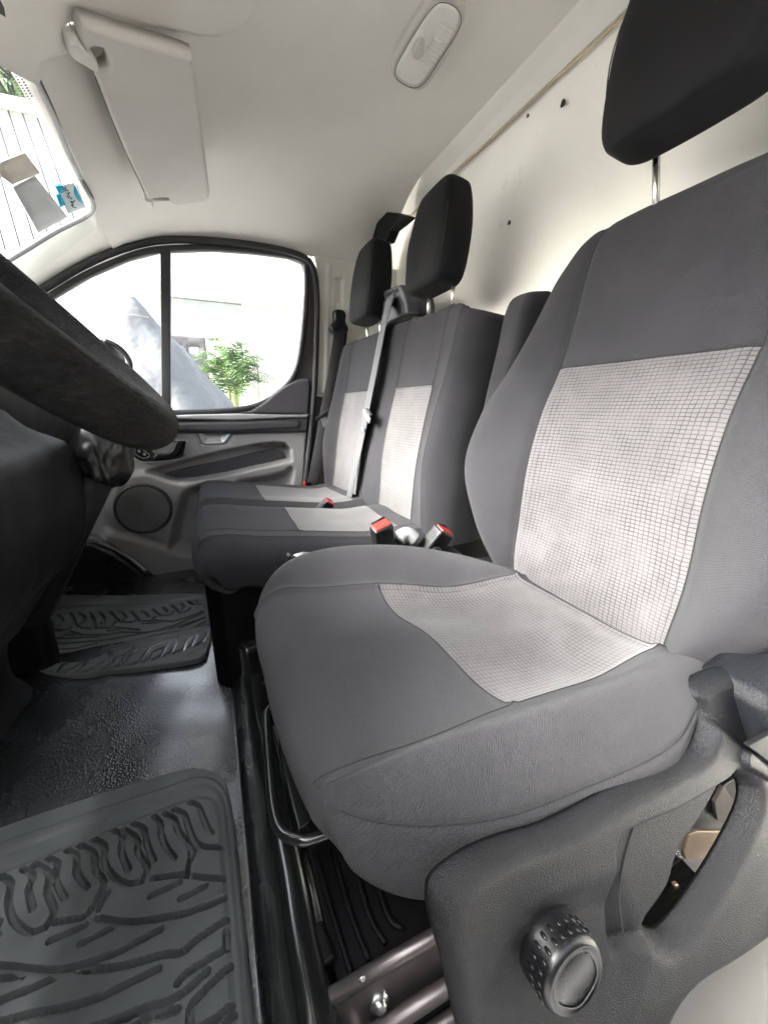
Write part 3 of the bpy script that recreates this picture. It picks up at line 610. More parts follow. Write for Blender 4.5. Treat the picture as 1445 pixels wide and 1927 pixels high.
G1 = [[(815, 985), (850, 1000), (868, 1040), (888, 1090), (908, 1118)], [(748, 1015), (790, 1035), (808, 1090), (835, 1150), (870, 1175), (940, 1178)], [(662, 1045), (688, 1075), (690, 1120), (715, 1180), (748, 1225)],
 [(575, 1078), (618, 1100), (630, 1165), (660, 1235)], [(705, 1032), (748, 1058), (768, 1115), (818, 1178), (800, 1285), (735, 1300), (658, 1312)], [(488, 1105), (525, 1135), (520, 1195), (552, 1275)],
 [(400, 1142), (450, 1172), (448, 1240), (485, 1300), (550, 1335), (610, 1322)], [(530, 1100), (588, 1140), (592, 1200), (632, 1262), (610, 1325)], [(290, 1190), (332, 1215), (328, 1285), (375, 1350)],
 [(208, 1225), (250, 1250), (240, 1320), (280, 1395)], [(345, 1170), (405, 1205), (412, 1280), (448, 1335), (375, 1465), (300, 1490), (238, 1500)], [(100, 1270), (145, 1300), (125, 1360), (142, 1445)],
 [(5, 1300), (48, 1330), (38, 1410), (60, 1490), (130, 1545), (195, 1520)], [(150, 1250), (212, 1290), (205, 1370), (235, 1450), (195, 1525)], [(-90, 1350), (-50, 1380), (-60, 1460), (-10, 1560)], [(0, 1500), (-60, 1620), (-160, 1650)],
 [(212, 1582), (290, 1550), (368, 1512)], [(345, 1592), (410, 1560), (478, 1525)], [(645, 1388), (705, 1362), (768, 1330)], [(775, 1398), (830, 1372), (880, 1345)], [(810, 1300), (880, 1310), (955, 1313)],
 [(418, 1482), (560, 1500), (760, 1470), (860, 1440), (960, 1395)], [(462, 1372), (440, 1410), (425, 1445)], [(-200, 1700), (0, 1690), (200, 1710), (330, 1690), (450, 1650), (560, 1600), (690, 1530)],
 [(340, 1700), (440, 1702), (560, 1680), (700, 1640), (780, 1630), (850, 1570), (972, 1490)], [(-200, 1930), (0, 1840), (120, 1790), (235, 1740)], [(-100, 1960), (120, 1900), (250, 1875), (380, 1840), (520, 1780), (600, 1740), (680, 1700)],
 [(762, 1760), (800, 1720), (860, 1680), (972, 1612)], [(360, 1990), (490, 1925), (620, 1870), (700, 1850), (790, 1800), (890, 1710)], [(560, 1960), (640, 1905), (700, 1890), (760, 1875)], [(820, 1990), (815, 1880), (850, 1820), (985, 1690)],
 [(620, 2100), (700, 2020), (900, 1930), (990, 1860)], [(970, 1540), (972, 1600)], [(800, 1300), (820, 1210)], [(835, 1185), (815, 1240), (808, 1290)], [(-300, 1800), (-100, 1760), (100, 1730)], [(-100, 2100), (100, 2010), (380, 1960), (560, 1900)], [(900, 2050), (960, 1950), (1000, 1900)]]
ft = [('p', r1, .004, .004), ('p', r2, -.006, .005), ('p', r3, .004, .006)]
for i, g_ in enumerate(G1): ft.append(('s', mp_(smooth_poly(g_, 3, False)), -.0135, .0052 if i not in (16, 17, 18, 19) else .005))
xb = lambda q: q[:, 0]*0+.012
vis = np.array(mo); vis[:, 0] = np.clip(vis[:, 0], -.45, None); vis[:, 1] = np.clip(vis[:, 1], -.3, .4)
relief('tread_mat', FP, vis, M['mat'], m1, sm_=False, feats=ft, step=.0019, edge=.003, thick=.008, base=xb)
m2 = thing('floor_mat', 'smaller grey rubber floor mat with tread relief under the passenger door', 'floor mat', (1.7, .4, 0), 'rubber floor mats')
FP = Plane((1.6, .3, .054), (1, 0, 0), (0, 1, 0))
c8 = lambda pts: FP.px([(x/3.068, 1055+y/3.068) for x, y in pts], .012)
mo2 = c8(smooth_poly([(120, 262), (330, 198), (700, 200), (1190, 190), (1203, 260), (1222, 410), (1205, 490), (1150, 560), (900, 602), (640, 632), (420, 660), (215, 628), (190, 500), (130, 330)], 3))
q1 = c8(smooth_poly([(150, 300), (420, 262), (860, 245), (1165, 205), (1192, 260), (1210, 410), (1190, 480), (1140, 520), (900, 572), (700, 612), (410, 650), (222, 625), (185, 480)], 3))
q2 = c8(smooth_poly([(150, 340), (400, 288), (860, 268), (1162, 214), (1180, 260), (1196, 400), (1178, 460), (1120, 500), (900, 560), (700, 598), (410, 642), (222, 618), (180, 480)], 3))
G2 = [[(165,345),(185,370),(240,385),(280,378),(300,362)],[(215,345),(232,362),(235,372),(215,372)],[(280,310),(285,345),(300,365),(295,390),(370,400),(405,385)],[(335,310),(360,335),(358,365),(340,370)],
 [(405,300),(425,330),(430,360),(465,385),(530,390),(550,370)],[(460,300),(490,325),(485,355),(465,360)],[(520,300),(540,330),(545,365),(550,385),(640,385),(665,352)],[(575,298),(600,325),(600,355),(580,358)],
 [(640,295),(665,325),(690,350),(760,352),(785,338)],[(695,292),(725,318),(725,338),(705,340)],[(755,290),(780,315),(800,345),(870,345),(895,320)],[(815,288),(840,300),(855,322)],[(880,275),(905,300),(930,315),(985,310),(1000,292)],
 [(940,268),(965,285),(960,298)],[(990,255),(1020,280),(1030,300),(1080,290),(1095,272)],[(1045,245),(1065,262),(1050,275)],[(1080,230),(1110,250),(1160,250)],[(1120,222),(1140,235),(1135,243)],
 [(160,415),(280,448),(420,445),(560,437)],[(290,402),(350,404)],[(370,425),(435,427)],[(405,405),(470,425),(620,425),(700,410),(850,412),(1000,385),(1170,330)],[(550,388),(630,384)],[(620,402),(690,395)],[(660,380),(800,397)],[(820,362),(920,355)],
 [(890,340),(1000,350),(1080,325),(1165,290)],[(180,480),(340,478),(600,457),(700,440),(850,412)],[(190,515),(240,505),(265,492)],[(200,550),(300,545),(390,520)],[(205,530),(350,510),(460,500),(550,475)],[(510,515),(640,490),(700,475)],
 [(770,468),(850,452),(920,425)],[(910,400),(1010,370),(1170,300)],[(1010,418),(1070,405)],[(1040,385),(1180,325)],[(330,575),(350,570),(440,550),(600,530),(620,515)],[(640,525),(760,490),(880,465)],[(890,485),(1000,450),(1180,350)],
 [(215,605),(240,585),(280,575),(320,585)],[(255,620),(300,600),(330,560),(310,545)],[(325,635),(360,600),(400,580),(470,575)],[(370,640),(420,615),(490,570),(500,548)],[(430,640),(480,600),(500,570),(570,545)],[(480,638),(550,610),(640,545),(620,510)],
 [(590,622),(640,590),(660,560),(740,530)],[(670,605),(720,580),(770,530),(770,505)],[(700,590),(710,560),(760,520),(840,500)],[(740,600),(800,575),(840,530),(880,490)],[(820,580),(870,555),(890,520),(950,495)],[(880,565),(930,540),(970,480),(990,455)],
 [(940,545),(990,520),(1010,490),(1020,450)],[(1000,530),(1060,505),(1080,460),(1120,430)],[(1060,510),(1110,480),(1140,430),(1120,400)],[(1130,485),(1170,460),(1195,430)]]
ft = [('p', q1, -.006, .006), ('p', q2, .004, .005)]+[('s', c8(g_), -.012, .0052) for g_ in G2]
relief('tread_mat', FP, mo2, M['mat'], m2, sm_=False, feats=ft, step=.0024, edge=.004, thick=.006, base=lambda q: q[:, 0]*0+.012)
# ================================================================== DRIVER SEAT
ds = thing('driver_seat', 'large single grey cloth seat with pale checked inserts and a round knob on its side', 'car seat', (.54, -.35, 0))
rows = {  # columns: near underside .. near side, welt, crest, seam, centre, far seam, far crest, far side, far underside
 0: [(.30, -.70, .30), (.25, -.68, .35), (.25, -.66, .40), (.275, -.68, .405), (.335, -.70, .375), (.50, -.70, .37), (.66, -.70, .375), (.68, -.70, .375), (.70, -.70, .35), (.70, -.70, .3)],
 1: [(.28, -.60, .30), (.235, -.56, .36), (.222, -.53, .44), (.26, -.585, .455), (.332, -.619, .42), (.50, -.62, .412), (.655, -.615, .418), (.695, -.62, .425), (.735, -.63, .38), (.72, -.63, .3)],
 2: [(.27, -.46, .28), (.215, -.44, .34), (.202, -.44, .427), (.255, -.46, .480), (.330, -.47, .408), (.50, -.47, .395), (.695, -.46, .402), (.815, -.49, .449), (.875, -.50, .405), (.85, -.5, .31)],
 3: [(.27, -.33, .26), (.225, -.33, .32), (.211, -.325, .415), (.262, -.33, .478), (.329, -.326, .417), (.53, -.316, .405), (.751, -.306, .415), (.857, -.35, .470), (.90, -.35, .415), (.87, -.35, .31)],
 4: [(.31, -.20, .22), (.262, -.185, .27), (.235, -.19, .407), (.276, -.19, .474), (.325, -.17, .422), (.54, -.16, .418), (.776, -.17, .421), (.865, -.22, .478), (.90, -.22, .415), (.87, -.22, .31)],
 5: [(.36, -.16, .24), (.290, -.118, .285), (.278, -.098, .408), (.294, -.105, .452), (.322, -.095, .428), (.54, -.088, .420), (.790, -.095, .425), (.842, -.115, .462), (.872, -.12, .41), (.84, -.13, .31)],
 6: [(.38, -.125, .24), (.312, -.092, .30), (.308, -.064, .410), (.314, -.066, .426), (.330, -.062, .415), (.54, -.052, .400), (.780, -.055, .405), (.815, -.068, .425), (.835, -.08, .38), (.82, -.1, .31)],
 7: [(.39, -.125, .24), (.325, -.100, .285), (.322, -.066, .355), (.335, -.054, .37), (.35, -.054, .368), (.54, -.040, .350), (.760, -.040, .365), (.785, -.045, .37), (.80, -.055, .35), (.80, -.08, .30)],
 8: [(.40, -.15, .23), (.35, -.125, .255), (.345, -.095, .305), (.36, -.085, .31), (.38, -.066, .312), (.54, -.058, .295), (.74, -.056, .31), (.765, -.06, .315), (.78, -.07, .31), (.78, -.09, .28)],
 9: [(.42, -.16, .22), (.40, -.14, .24), (.39, -.13, .26), (.40, -.13, .26), (.41, -.13, .26), (.54, -.13, .25), (.72, -.13, .26), (.74, -.13, .27), (.75, -.13, .27), (.75, -.14, .26)]}
net = [rows[k] for k in range(10)]
net_surface([('seat_panel', M['insert'], lambda r, c: (r > 1) & (r < 3) & (c > 4) & (c < 6)), ('cushion', M['cloth_worn'], None)], net, .0035, ds, flip=True,
  seams=[('c', 4, 0, 6, .0065, .010), ('c', 6, 0, 6.5, .0055, .009), ('r', 3, 4, 6, .0028, .004), ('c', 2, 1, 5.6, -.0022, .0028), ('r', 1, 4, 6, .005, .008)], wr=.0013, wrs=26)
C = lambda x, y, z: (x, y, z)
bz = [.36, .42, .52, .66, .78, .883, 1.0, 1.10, 1.142, 1.164, 1.156]
ys_ = [-.645, -.638, -.648, -.658, -.685, -.730, -.758, -.778, -.79, -.815, -.85]
cx_ = .52
def brow(z, y, i):
    wsm = [.17, .178, .184, .182, .180, .180, .179, .176, .170, .160, .150][i]; wcr = [.19, .22, .275, .312, .302, .282, .252, .222, .206, .188, .172][i]; wout = [.22, .26, .325, .352, .342, .325, .296, .256, .232, .204, .185][i]
    dcr = [0, .02, .052, .074, .068, .052, .022, .008, .002, -.003, -.004][i]; zc = 1 if i > 7 else 0
    o = []
    for s in (1, -1):
        k = [(cx_+s*(wout-.03), y-.13+zc*.02, z-.01*zc-.02*zc), (cx_+s*wout, y-.055-.02*zc, z-.02*zc), (cx_+s*(wout-.012), y-.01+dcr*.6, z-.012*zc), (cx_+s*wcr, y+dcr, z-.004*zc), (cx_+s*wsm, y, z)]
        o += k if s == 1 else [(cx_, y-[0, .006, .012, .014, .012, .006, .006, .006, .004, 0, 0][i], z+.003*zc)]+k[::-1]
    return o
net = [brow(z, y, i) for i, (z, y) in enumerate(zip(bz, ys_))]; net.append([(p[0]*.96+.02, -.90, p[2]-.03) for p in net[-1]])
net_surface([('back_panel', M['insert'], lambda r, c: (r > 0) & (r < 5) & (c > 4) & (c < 6)), ('backrest', M['cloth'], None)], net, .0035, ds,
  seams=[('c', 4, 0, 9, .007, .010), ('c', 6, 0, 9, .007, .010), ('r', 5, 4, 6, .003, .004)], wr=.0014, wrs=22, seed=3)
rbox('back_shell', (.52, -.87, .72), (.58, .05, .72), M['black'], ds, bev=.02)
def headrest(name, cx, cy, cz, sx, sy, sz, parent, yaw=0, tilt=8, posts=.07, post_len=.09, pc=0, py=-.03):
    """rounded slab: front face towards +y, slightly crowned; its steel posts are children"""
    net = []; n = 25
    for k in range(-2, 19):
        t = min(1, max(0, k/16)); s_ = math.sin(math.pi*min(1, max(0, (t*.94+.03))))**.22*(1 if 0 <= k <= 16 else (.75 if k in (-1, 17) else .02)); z = -sz/2*math.cos(math.pi*t); z = math.copysign(abs(z/(sz/2))**.8, z)*sz/2
        wf = 1-.16*sm((z/sz+.5-.45)/.55); row = []
        for j in range(n):
            a = 2*math.pi*j/(n-1); ca, sa = math.cos(a), math.sin(a); e = .36
            x = math.copysign(abs(ca)**e, ca)*sx/2*wf*s_; y = math.copysign(abs(sa)**.5, sa)*sy/2*s_*(1-.15*t)
            row.append((x, y, z))
        net.append(row)
    R = Matrix.Rotation(math.radians(yaw), 3, 'Z')@Matrix.Rotation(math.radians(tilt), 3, 'X')
    net = [[tuple(Vector((cx, cy, cz))+R@Vector([float(c) for c in p])) for p in r] for r in net]
    o = net_surface([(name, M['black_cloth'], None)], net, .008, parent, flip=False, wr=.0008, wrs=30)[0]
    e = sx*.44   # sewn seam between the face and the side
    for s in (-1, 1):
        pts = []
        for t in np.linspace(-.46, .44, 14):
            wf = 1-.16*sm((t+.5-.45)/.55); pts.append(Vector((cx, cy, cz))+R@Vector((float(s*sx*.460*wf*math.sin(math.pi*(t*.94+.5))**.22), sy*.414*float(1-.15*(t+.5))*math.sin(math.pi*(t*.94+.5))**.22, float(t*sz*.98))))
        tube('seam', pts, .0012, M['black_fine'], o, seg=5)
    for s in (-1, 1):
        a = Vector((cx, cy, cz))+R@Vector((pc+s*posts, py, -sz/2+.02)); b = Vector((cx, cy, cz))+R@Vector((pc+s*posts, py-(.045 if py < -.05 else .014), -sz/2-post_len))
        tube('headrest_post', [a, b], .0062, M['chrome'], o, seg=14)
        lathe('post_sleeve', [(0, .006), (.010, .006), (.014, .003), (.0155, -.004), (.0165, -.02), (0, -.024)], b+(a-b)*.12, a-b, M['door_dark'], o, seg=20)
    return o
headrest('headrest', .504, -.752, 1.378, .275, .115, .31, ds, posts=.087, post_len=.092, pc=-.008, py=-.058)
# folded armrest on the inner side
net = []
for z, y0, y1 in [(.62, -.70, -.80), (.66, -.69, -.80), (.8, -.715, -.82), (.98, -.755, -.85), (1.05, -.77, -.865), (1.083, -.79, -.86), (1.088, -.82, -.85)]:
    net.append([(.87, y1, z), (.87, y0-.015, z), (.88, y0, z), (.935, y0, z), (.952, y0-.012, z), (.955, y1, z)])
net_surface([('armrest', M['cloth'], None)], net, .006, ds, seams=[('c', 4, 0, 6, .002, .003)])
# valance -------------------------------------------------------------
VP = Plane((.205, -.1, .43), (0, -1, 0), (.30, 0, .954))
vx = lambda pts, off=.0: VP.px(pts, off)
vout = vx(smooth_poly([(803, 1675), (815, 1645), (845, 1622), (890, 1601), (964, 1580), (1028, 1562), (1111, 1520), (1194, 1474), (1277, 1433), (1318, 1395), (1328, 1350), (1318, 1310), (1345, 1282), (1400, 1262), (1460, 1250), (1560, 1280), (1620, 1420), (1540, 1620), (1450, 1738), (1370, 1800), (1290, 1850), (1250, 1900), (1225, 1960), (1150, 2060), (1000, 2100), (900, 2040), (872, 1960), (850, 1880), (826, 1790), (806, 1720)], 3))
hole = vx(smooth_poly([(1372, 1458), (1402, 1474), (1404, 1515), (1375, 1580), (1335, 1650), (1290, 1715), (1255, 1757), (1235, 1762), (1224, 1750), (1250, 1712), (1272, 1672), (1290, 1610), (1325, 1560), (1358, 1500)], 3))
rec = vx(smooth_poly([(1152, 1562), (1250, 1520), (1340, 1468), (1372, 1452), (1378, 1500), (1300, 1620), (1262, 1700), (1225, 1752), (1180, 1775), (1150, 1790), (1140, 1700), (1147, 1620)], 2), 0)
dish = vx(smooth_poly([(905, 1830), (960, 1760), (1040, 1690), (1130, 1660), (1160, 1700), (1180, 1790), (1120, 1900), (1040, 1960), (900, 1960)], 3), 0)
lowr = vx([(900, 1900), (1100, 1905), (1250, 1800), (1480, 1620), (1700, 1500), (1500, 2300), (800, 2300)])
rear = vx([(1300, 1250), (1300, 1330), (1380, 1392), (1425, 1440), (1500, 1500), (1800, 1500), (1800, 1100), (1300, 1100)])
relief('valance', VP, vout, M['valance'], ds, holes=[hole], step=.0022, edge=.020, thick=.004,
  feats=[('p', rec, -.012, .006), ('p', dish, -.010, .022), ('p', lowr, .004, .03), ('p', rear, -.014, .008),
         ('s', vx([(1382, 1418), (1430, 1445), (1500, 1480)]), .007, .012)],
  base=lambda q: .012*np.exp(-((q[:, 0]-.03)/.05)**2)*np.exp(-((q[:, 1]+.04)/.06)**2)+.012+0*q[:, 0])
# what shows in the valance opening
rbox('valance_void', tuple(at(1330, 1610, 'x', .245)), (.02, .34, .36), M['black_fine'], ds, bev=.002)
for nm, pts, xx in [('recliner_lever', [(1298, 1572), (1312, 1566), (1372, 1566), (1352, 1618), (1290, 1618), (1288, 1606)], .215), ('spring_leg', [(1270, 1668), (1277, 1665), (1292, 1710), (1285, 1722)], .215), ('bracket', [(1345, 1512), (1362, 1480), (1392, 1525), (1378, 1562), (1350, 1545)], .225), ('bracket', [(1235, 1765), (1290, 1718), (1285, 1740), (1250, 1768)], .215)]:
    prism(nm, pxx(pts, xx), (.006, 0, 0), M['steel_brown'] if nm != 'bracket' else M['rail'], ds, bev=.0012)
# knob
kc = VP.w(vx([(1028, 1768)], .0), .010)[0]; kn = np.array([-.93, .03, .20]); kn = kn/np.linalg.norm(kn); RK = .0325
kb = lathe('height_knob', [(0, .025), (RK*.70, .025), (RK*.78, .0235), (RK*.82, .0255), (RK*.90, .0245), (RK*.97, .021), (RK, .018), (RK, .004), (RK*1.03, .002), (RK*1.03, -.01)], kc, kn, M['knob'], ds, seg=96)
ku = np.cross(kn, [0, 0, 1.]); ku /= np.linalg.norm(ku); kv = np.cross(kn, ku)
bm = bmesh.new()
for k in range(24):
    for j, hh in enumerate((.0055, .0145)):
        a = 2*math.pi*(k+.5*j)/24; c = kc+(RK)*(math.cos(a)*ku+math.sin(a)*kv)+kn*hh
        r = bmesh.ops.create_uvsphere(bm, u_segments=8, v_segments=6, radius=1)
        tdir = -math.sin(a)*ku+math.cos(a)*kv; nd = math.cos(a)*ku+math.sin(a)*kv
        for v in r['verts']: v.co = Vector(c+kn*v.co.x*.0042+tdir*v.co.y*.0019+nd*v.co.z*.0013)
bm_obj('grip_dimples', bm, M['knob'], kb)
tube('face_groove', [kc+kn*.0256+RK*r*(math.cos(a)*ku+math.sin(a)*kv) for a, r in [(t_, .66+.02*math.sin(5*t_)) for t_ in np.linspace(.4, 4.2, 40)]], .0006, M['rubber_seal'], kb, seg=5)
tube('recess_line', VP.w(vx(smooth_poly([(1192, 1553), (1178, 1600), (1166, 1660), (1166, 1710), (1173, 1762)], 3, False)), .0003), .0008, M['thread'], ds, seg=5)  # thin dark line drawn down the front of the recess
# hinge cover behind the cushion
rbox('hinge_cover', (.215, -.66, .43), (.09, .17, .10), M['valance'], ds, bev=.018, seg=4, rot=(-14, 0, 0))
prism('cover_flap', pxx([(1408, 1405), (1450, 1382), (1520, 1400), (1470, 1452)], .172), (.006, 0, 0), M['black'], ds, bev=.001)
# adjuster bar
tube('slide_bar', [(.62, -.16, .31), (.615, -.07, .302), (.605, -.045, .30), (.585, -.034, .297), (.50, -.026, .292), (.43, -.022, .290), (.395, -.026, .291), (.376, -.042, .293), (.366, -.065, .295), (.36, -.16, .30)], .0068, M['gloss'], ds, smoothn=6, seg=14)
prism('slide_plate', [at(512, 1366, 'z', .26), at(524, 1362, 'z', .26), at(583, 1545, 'z', .26), at(560, 1560, 'z', .26)], (0, 0, -.02), M['gloss'], ds, bev=.003)
# seat frame and rails under the cushion
rbox('under_frame', (.58, -.32, .285), (.44, .40, .05), M['black_fine'], ds, bev=.01)
pl_ = thing('seat_plinth', 'glossy black steel plinth with folded front edge under the driver seat', 'seat plinth', (.6, -.3, 0))
pp_ = [(0.012, -.02), (.010, .03), (.004, .10), (-.004, .165), (-.014, .185), (-.028, .190), (-.045, .182), (-.055, .150), (-.06, .12), (-.6, .12)]
wv_ = lambda x: 1+.25*math.sin(x*23)+.2*math.sin(x*47+1)
net = [[(x, y-.004*wv_(x)*(z > .05), z+(.01*math.sin((x-.3)*9))*(z > .1)) for y, z in pp_] for x in (.16, .22, .28, .33, .38, .44, .50, .56, .62, .68, .74, .80, .86, .90, .93)]
net_surface([('pressed_panel', M['gloss'], None)], net, .006, pl_, flip=True, wr=.0018, wrs=30)
rbox('front_post', (.905, -.035, .20), (.05, .05, .10), M['gloss'], pl_, bev=.012, rot=(0, 0, 15))
rbox('ribbed_tray', (.39, -.14, .152), (.22, .15, .012), M['black'], pl_, bev=.003)
for i in range(4):
    tube('rib', [at(590+i*34, 1600, 'z', .165), at(625+i*34, 1720, 'z', .165), at(662+i*32, 1838-i*30, 'z', .162)], .0035, M['black'], pl_, smoothn=4)
sr = thing('seat_rail', 'worn greasy steel slide rail under the near side of the driver seat', 'seat rail', (.3, -.3, .13))
for (z, y0, r, x) in [(.172, -.04, .0085, .285), (.118, -.03, .0095, .262), (.085, -.03, .008, .25)]:
    tube('rail_tube', [(x, y0, z), (x, -.25, z-.004), (x, -.62, z-.008)], r, M['rail'], sr, seg=14)
rbox('rail_web', (.285, -.33, .132), (.012, .60, .07), M['rail'], sr, bev=.002)
rbox('rail_stop', (.335, -.055, .15), (.04, .018, .055), M['black'], sr, bev=.004, rot=(0, -8, 10))
lathe('bolt', [(0, .006), (.006, .006), (.0075, .004), (.0085, 0), (.013, 0), (.013, -.003)], at(715, 1893, 'x', .274), (-1, 0, .3), M['chrome'], sr, seg=6)
lathe('rivet', [(0, .003), (.003, .002), (.004, 0)], at(681, 1843, 'x', .276), (-1, 0, 0), M['chrome'], sr, seg=12)
for i, (x, y, a) in enumerate([(478, 1252, .018), (488, 1268, .02), (472, 1300, .018), (497, 1290, .026), (470, 1322, .014)]):
    rbox('wire_connector', at(x, y, 'x', .92-.02*i), (.035, a, .018), M['black_fine'] if i % 2 else M['black'], pl_, bev=.002, rot=(10*i, 15, 20))
tube('wire', [at(472, 1340, 'x', .86), at(478, 1310, 'x', .86), at(492, 1300, 'x', .86), at(500, 1325, 'x', .86)], .002, M['chrome'], pl_, smoothn=5)
# sill beside the camera
tag(rbox('door_sill', (.06, -.62, .05), (.24, .60, .08), M['sill'], bev=.03, seg=5), 'smooth light grey door sill trim at the lower right corner', 'door sill')
# ================================================================== PASSENGER BENCH
bs = thing('double_seat', 'double passenger seat in grey cloth with two pale checked panels beside the door', 'bench seat', (1.5, -.25, 0))
yb = lambda x: -.60+.09*(x-1.0)
cols = [1.04, 1.0, .995, 1.04, 1.09, 1.22, 1.36, 1.415, 1.47, 1.60, 1.82, 1.90, 1.955, 1.95]
#        under side side seam ins.  mid   ins   valley ins  mid   ins  crest side under
zo = [-.14, -.13, -.06, 0, .004, .006, .012, -.016, .010, .008, .006, .006, -.05, -.13]
def crow(k):
    o = []
    for i, x in enumerate(cols):
        z0 = zo[i]
        y, z = {0: (yb(x)-.06, .385), 1: (yb(x), .405), 2: (-.42, .424), 3: (-.34, .434), 4: (-.205, .455), 5: (-.08, .474), 6: (.0, .487), 7: (.045, .486), 8: (.068, .462), 9: (.080, .415), 10: (.066, .37), 11: (.03, .345)}[k]
        if k >= 8: z0 = z0*(.55 if k < 9 else .2 if k < 10 else 0)
        z += z0
        if i in (0, 13): z = max(.345, min(z, .37))
        if k >= 6: y -= {1: .04, 0: .07, 2: .024, 3: .010, 12: .025, 13: .05, 7: .012}.get(i, 0)
        if k in (0, 1) and i > 2 and i < 12: z += .022
        o.append((x, y, z))
    return o
net = [crow(k) for k in range(12)]
net_surface([('seat_panel', M['insert_far'], lambda r, c: (r > 1.4) & (r < 4) & (c > 4) & (c < 6)), ('seat_panel', M['insert_far'], lambda r, c: (r > 1.4) & (r < 4.4) & (c > 8) & (c < 10)), ('cushion', M['cloth'], None)], net, .006, bs, flip=True,
  seams=[('c', 3, 1, 8, .003, .005), ('c', 4, 1, 7, .002, .005), ('c', 6, 1, 7, .002, .005), ('c', 8, 1, 7, .002, .005), ('c', 7, 0, 11, .006, .007), ('c', 10, 1, 8, .002, .005), ('r', 4, 4, 6, .002, .004), ('r', 7.5, 3, 12, .002, .005)], wr=.002, wrs=18, seed=5)
# backrest
bzz = [.38, .43, .50, .62, .74, .868, .97, 1.05, 1.088, 1.105, 1.10]
byy = [-.59, -.588, -.594, -.606, -.628, -.662, -.684, -.700, -.712, -.735, -.77]
bcol = [(1.01, -.20), (.985, -.12), (.985, -.05), (1.03, .012), (1.085, 0), (1.13, -.012), (1.24, -.016), (1.365, -.010), (1.42, 0), (1.50, .006), (1.56, -.006), (1.70, -.014), (1.84, -.01), (1.90, .012), (1.945, -.03), (1.955, -.10), (1.94, -.2)]
def brow2(i):
    z, y = bzz[i], byy[i]; o = []
    for j, (x, d) in enumerate(bcol):
        xx = x; bul = [.2, .6, 1.1, 1.7, 1.5, 1.2, .9, .7, .5, .3, .2][i]
        if j in (3, 13): d = d*bul*1.6
        if j in (4, 12) : d = d*bul
        sh = max(0, i-6)/4.; e = {0: .06, 1: .055, 2: .045, 3: .03, 4: .012, 13: .03, 14: .05, 15: .06, 16: .06}.get(j, 0)*sh**1.6
        xx = x+e if j < 8 else x-e
        zz = z-(sh**2)*{0: .15, 1: .135, 2: .11, 3: .05, 4: .012, 13: .02, 14: .05, 15: .06, 16: .07, 12: .008}.get(j, 0)
        top_in = {11: .075, 12: .10, 13: .14, 14: .17, 15: .18, 16: .18}.get(j, 0)*0
        o.append((xx, y+d+.085*(x-1.0), zz))
    return o
net = [brow2(i) for i in range(len(bzz))]; net.append([(a, b-.06, c-.02) for a, b, c in net[-1]])
net_surface([('back_panel', M['insert_far'], lambda r, c: (r > 0) & (r < 5) & (c > 5) & (c < 7)), ('back_panel', M['insert_far'], lambda r, c: (r > 0) & (r < 5) & (c > 10) & (c < 12)), ('backrest', M['cloth'], None)], net, .006, bs,
  seams=[('c', 3, 0, 9, .003, .004), ('c', 5, 0, 8.5, .004, .005), ('c', 7, 0, 9, .004, .005), ('c', 9, 0, 9, .006, .007), ('c', 10, 0, 9, .003, .005), ('c', 12, 0, 9, .003, .005), ('r', 5, 5, 7, .003, .004), ('r', 5, 10, 12, .003, .004)], wr=.0018, wrs=16, seed=8)
rbox('back_shell', (1.47, -.78, .7), (.88, .04, .66), M['black'], bs, bev=.02, rot=(0, 0, 5))
headrest('headrest', 1.232, -.725, 1.305, .262, .12, .285, bs, posts=.075, post_len=.065)
headrest('headrest', 1.735, -.695, 1.305, .262, .12, .295, bs, posts=.075, post_len=.075)
# support box
sb_ = prism('support_box', [(1.05, .02, .02), (1.05, -.5, .02), (1.93, -.5, .02), (1.93, .06, .02), (1.09, .06, .02)], (0, 0, .335), M['black'], bs, bev=.01, seg=3)
tube('box_lip', [(1.05, -.5, .352), (1.045, .02, .352), (1.09, .068, .352), (1.93, .068, .352)], .006, M['black_fine'], bs)
tube('recline_lever', [at(590, 1047, 'x', .975), at(570, 1045, 'x', .97), at(552, 1050, 'x', .965)], .009, M['silver'], bs)
rbox('lever_knob', at(549, 1052, 'x', .965), (.026, .034, .024), M['black_fine'], bs, bev=.006, rot=(25, 0, 0))
tube('floor_hook', [at(376, 1083, 'x', 1.15), at(381, 1078, 'x', 1.15), at(386, 1083, 'x', 1.15)], .005, M['silver'], bs)
# reel housing and belts
rh = relief('reel_housing', Plane((1.4, -.70, 1.1), (-1, 0, 0), (0, 0, 1)), Plane((1.4, -.70, 1.1), (-1, 0, 0), (0, 0, 1)).px(smooth_poly([(718, 556), (724, 546), (748, 536), (755, 538), (762, 558), (765, 580), (763, 592), (735, 604), (718, 612)], 3)), M['door_dark'], bs,
   feats=[('p', Plane((1.4, -.70, 1.1), (-1, 0, 0), (0, 0, 1)).px([(722, 556), (748, 543), (750, 552), (738, 568), (722, 566)]), -.014, .005)], step=.003, edge=.008, thick=.11)
sbm = thing('seat_belt', 'pale grey seat belt hanging down the middle of the double seat', 'seat belt', tuple(at(690, 780, 'x', 1.44)))
bp_ = [at(735, 556, 'y', -.69), at(731, 575, 'y', -.66), at(722, 610, 'y', -.635), at(708, 680, 'y', -.60), at(692, 760, 'y', -.565), at(683, 810, 'y', -.545), at(668, 880, 'y', -.52), at(658, 930, 'y', -.505), at(652, 963, 'y', -.50)]
strap('webbing', bp_, (1, .1, 0), .047, .0025, M['webbing'], sbm)
strap('webbing', [p+np.array([.035, -.012, 0]) for p in bp_], (.9, -.5, 0), .03, .002, M['webbing_dark'], sbm)
rbox('belt_tongue', at(690, 783, 'y', -.55), (.075, .008, .022), M['silver'], sbm, bev=.003, rot=(0, -28, 0))
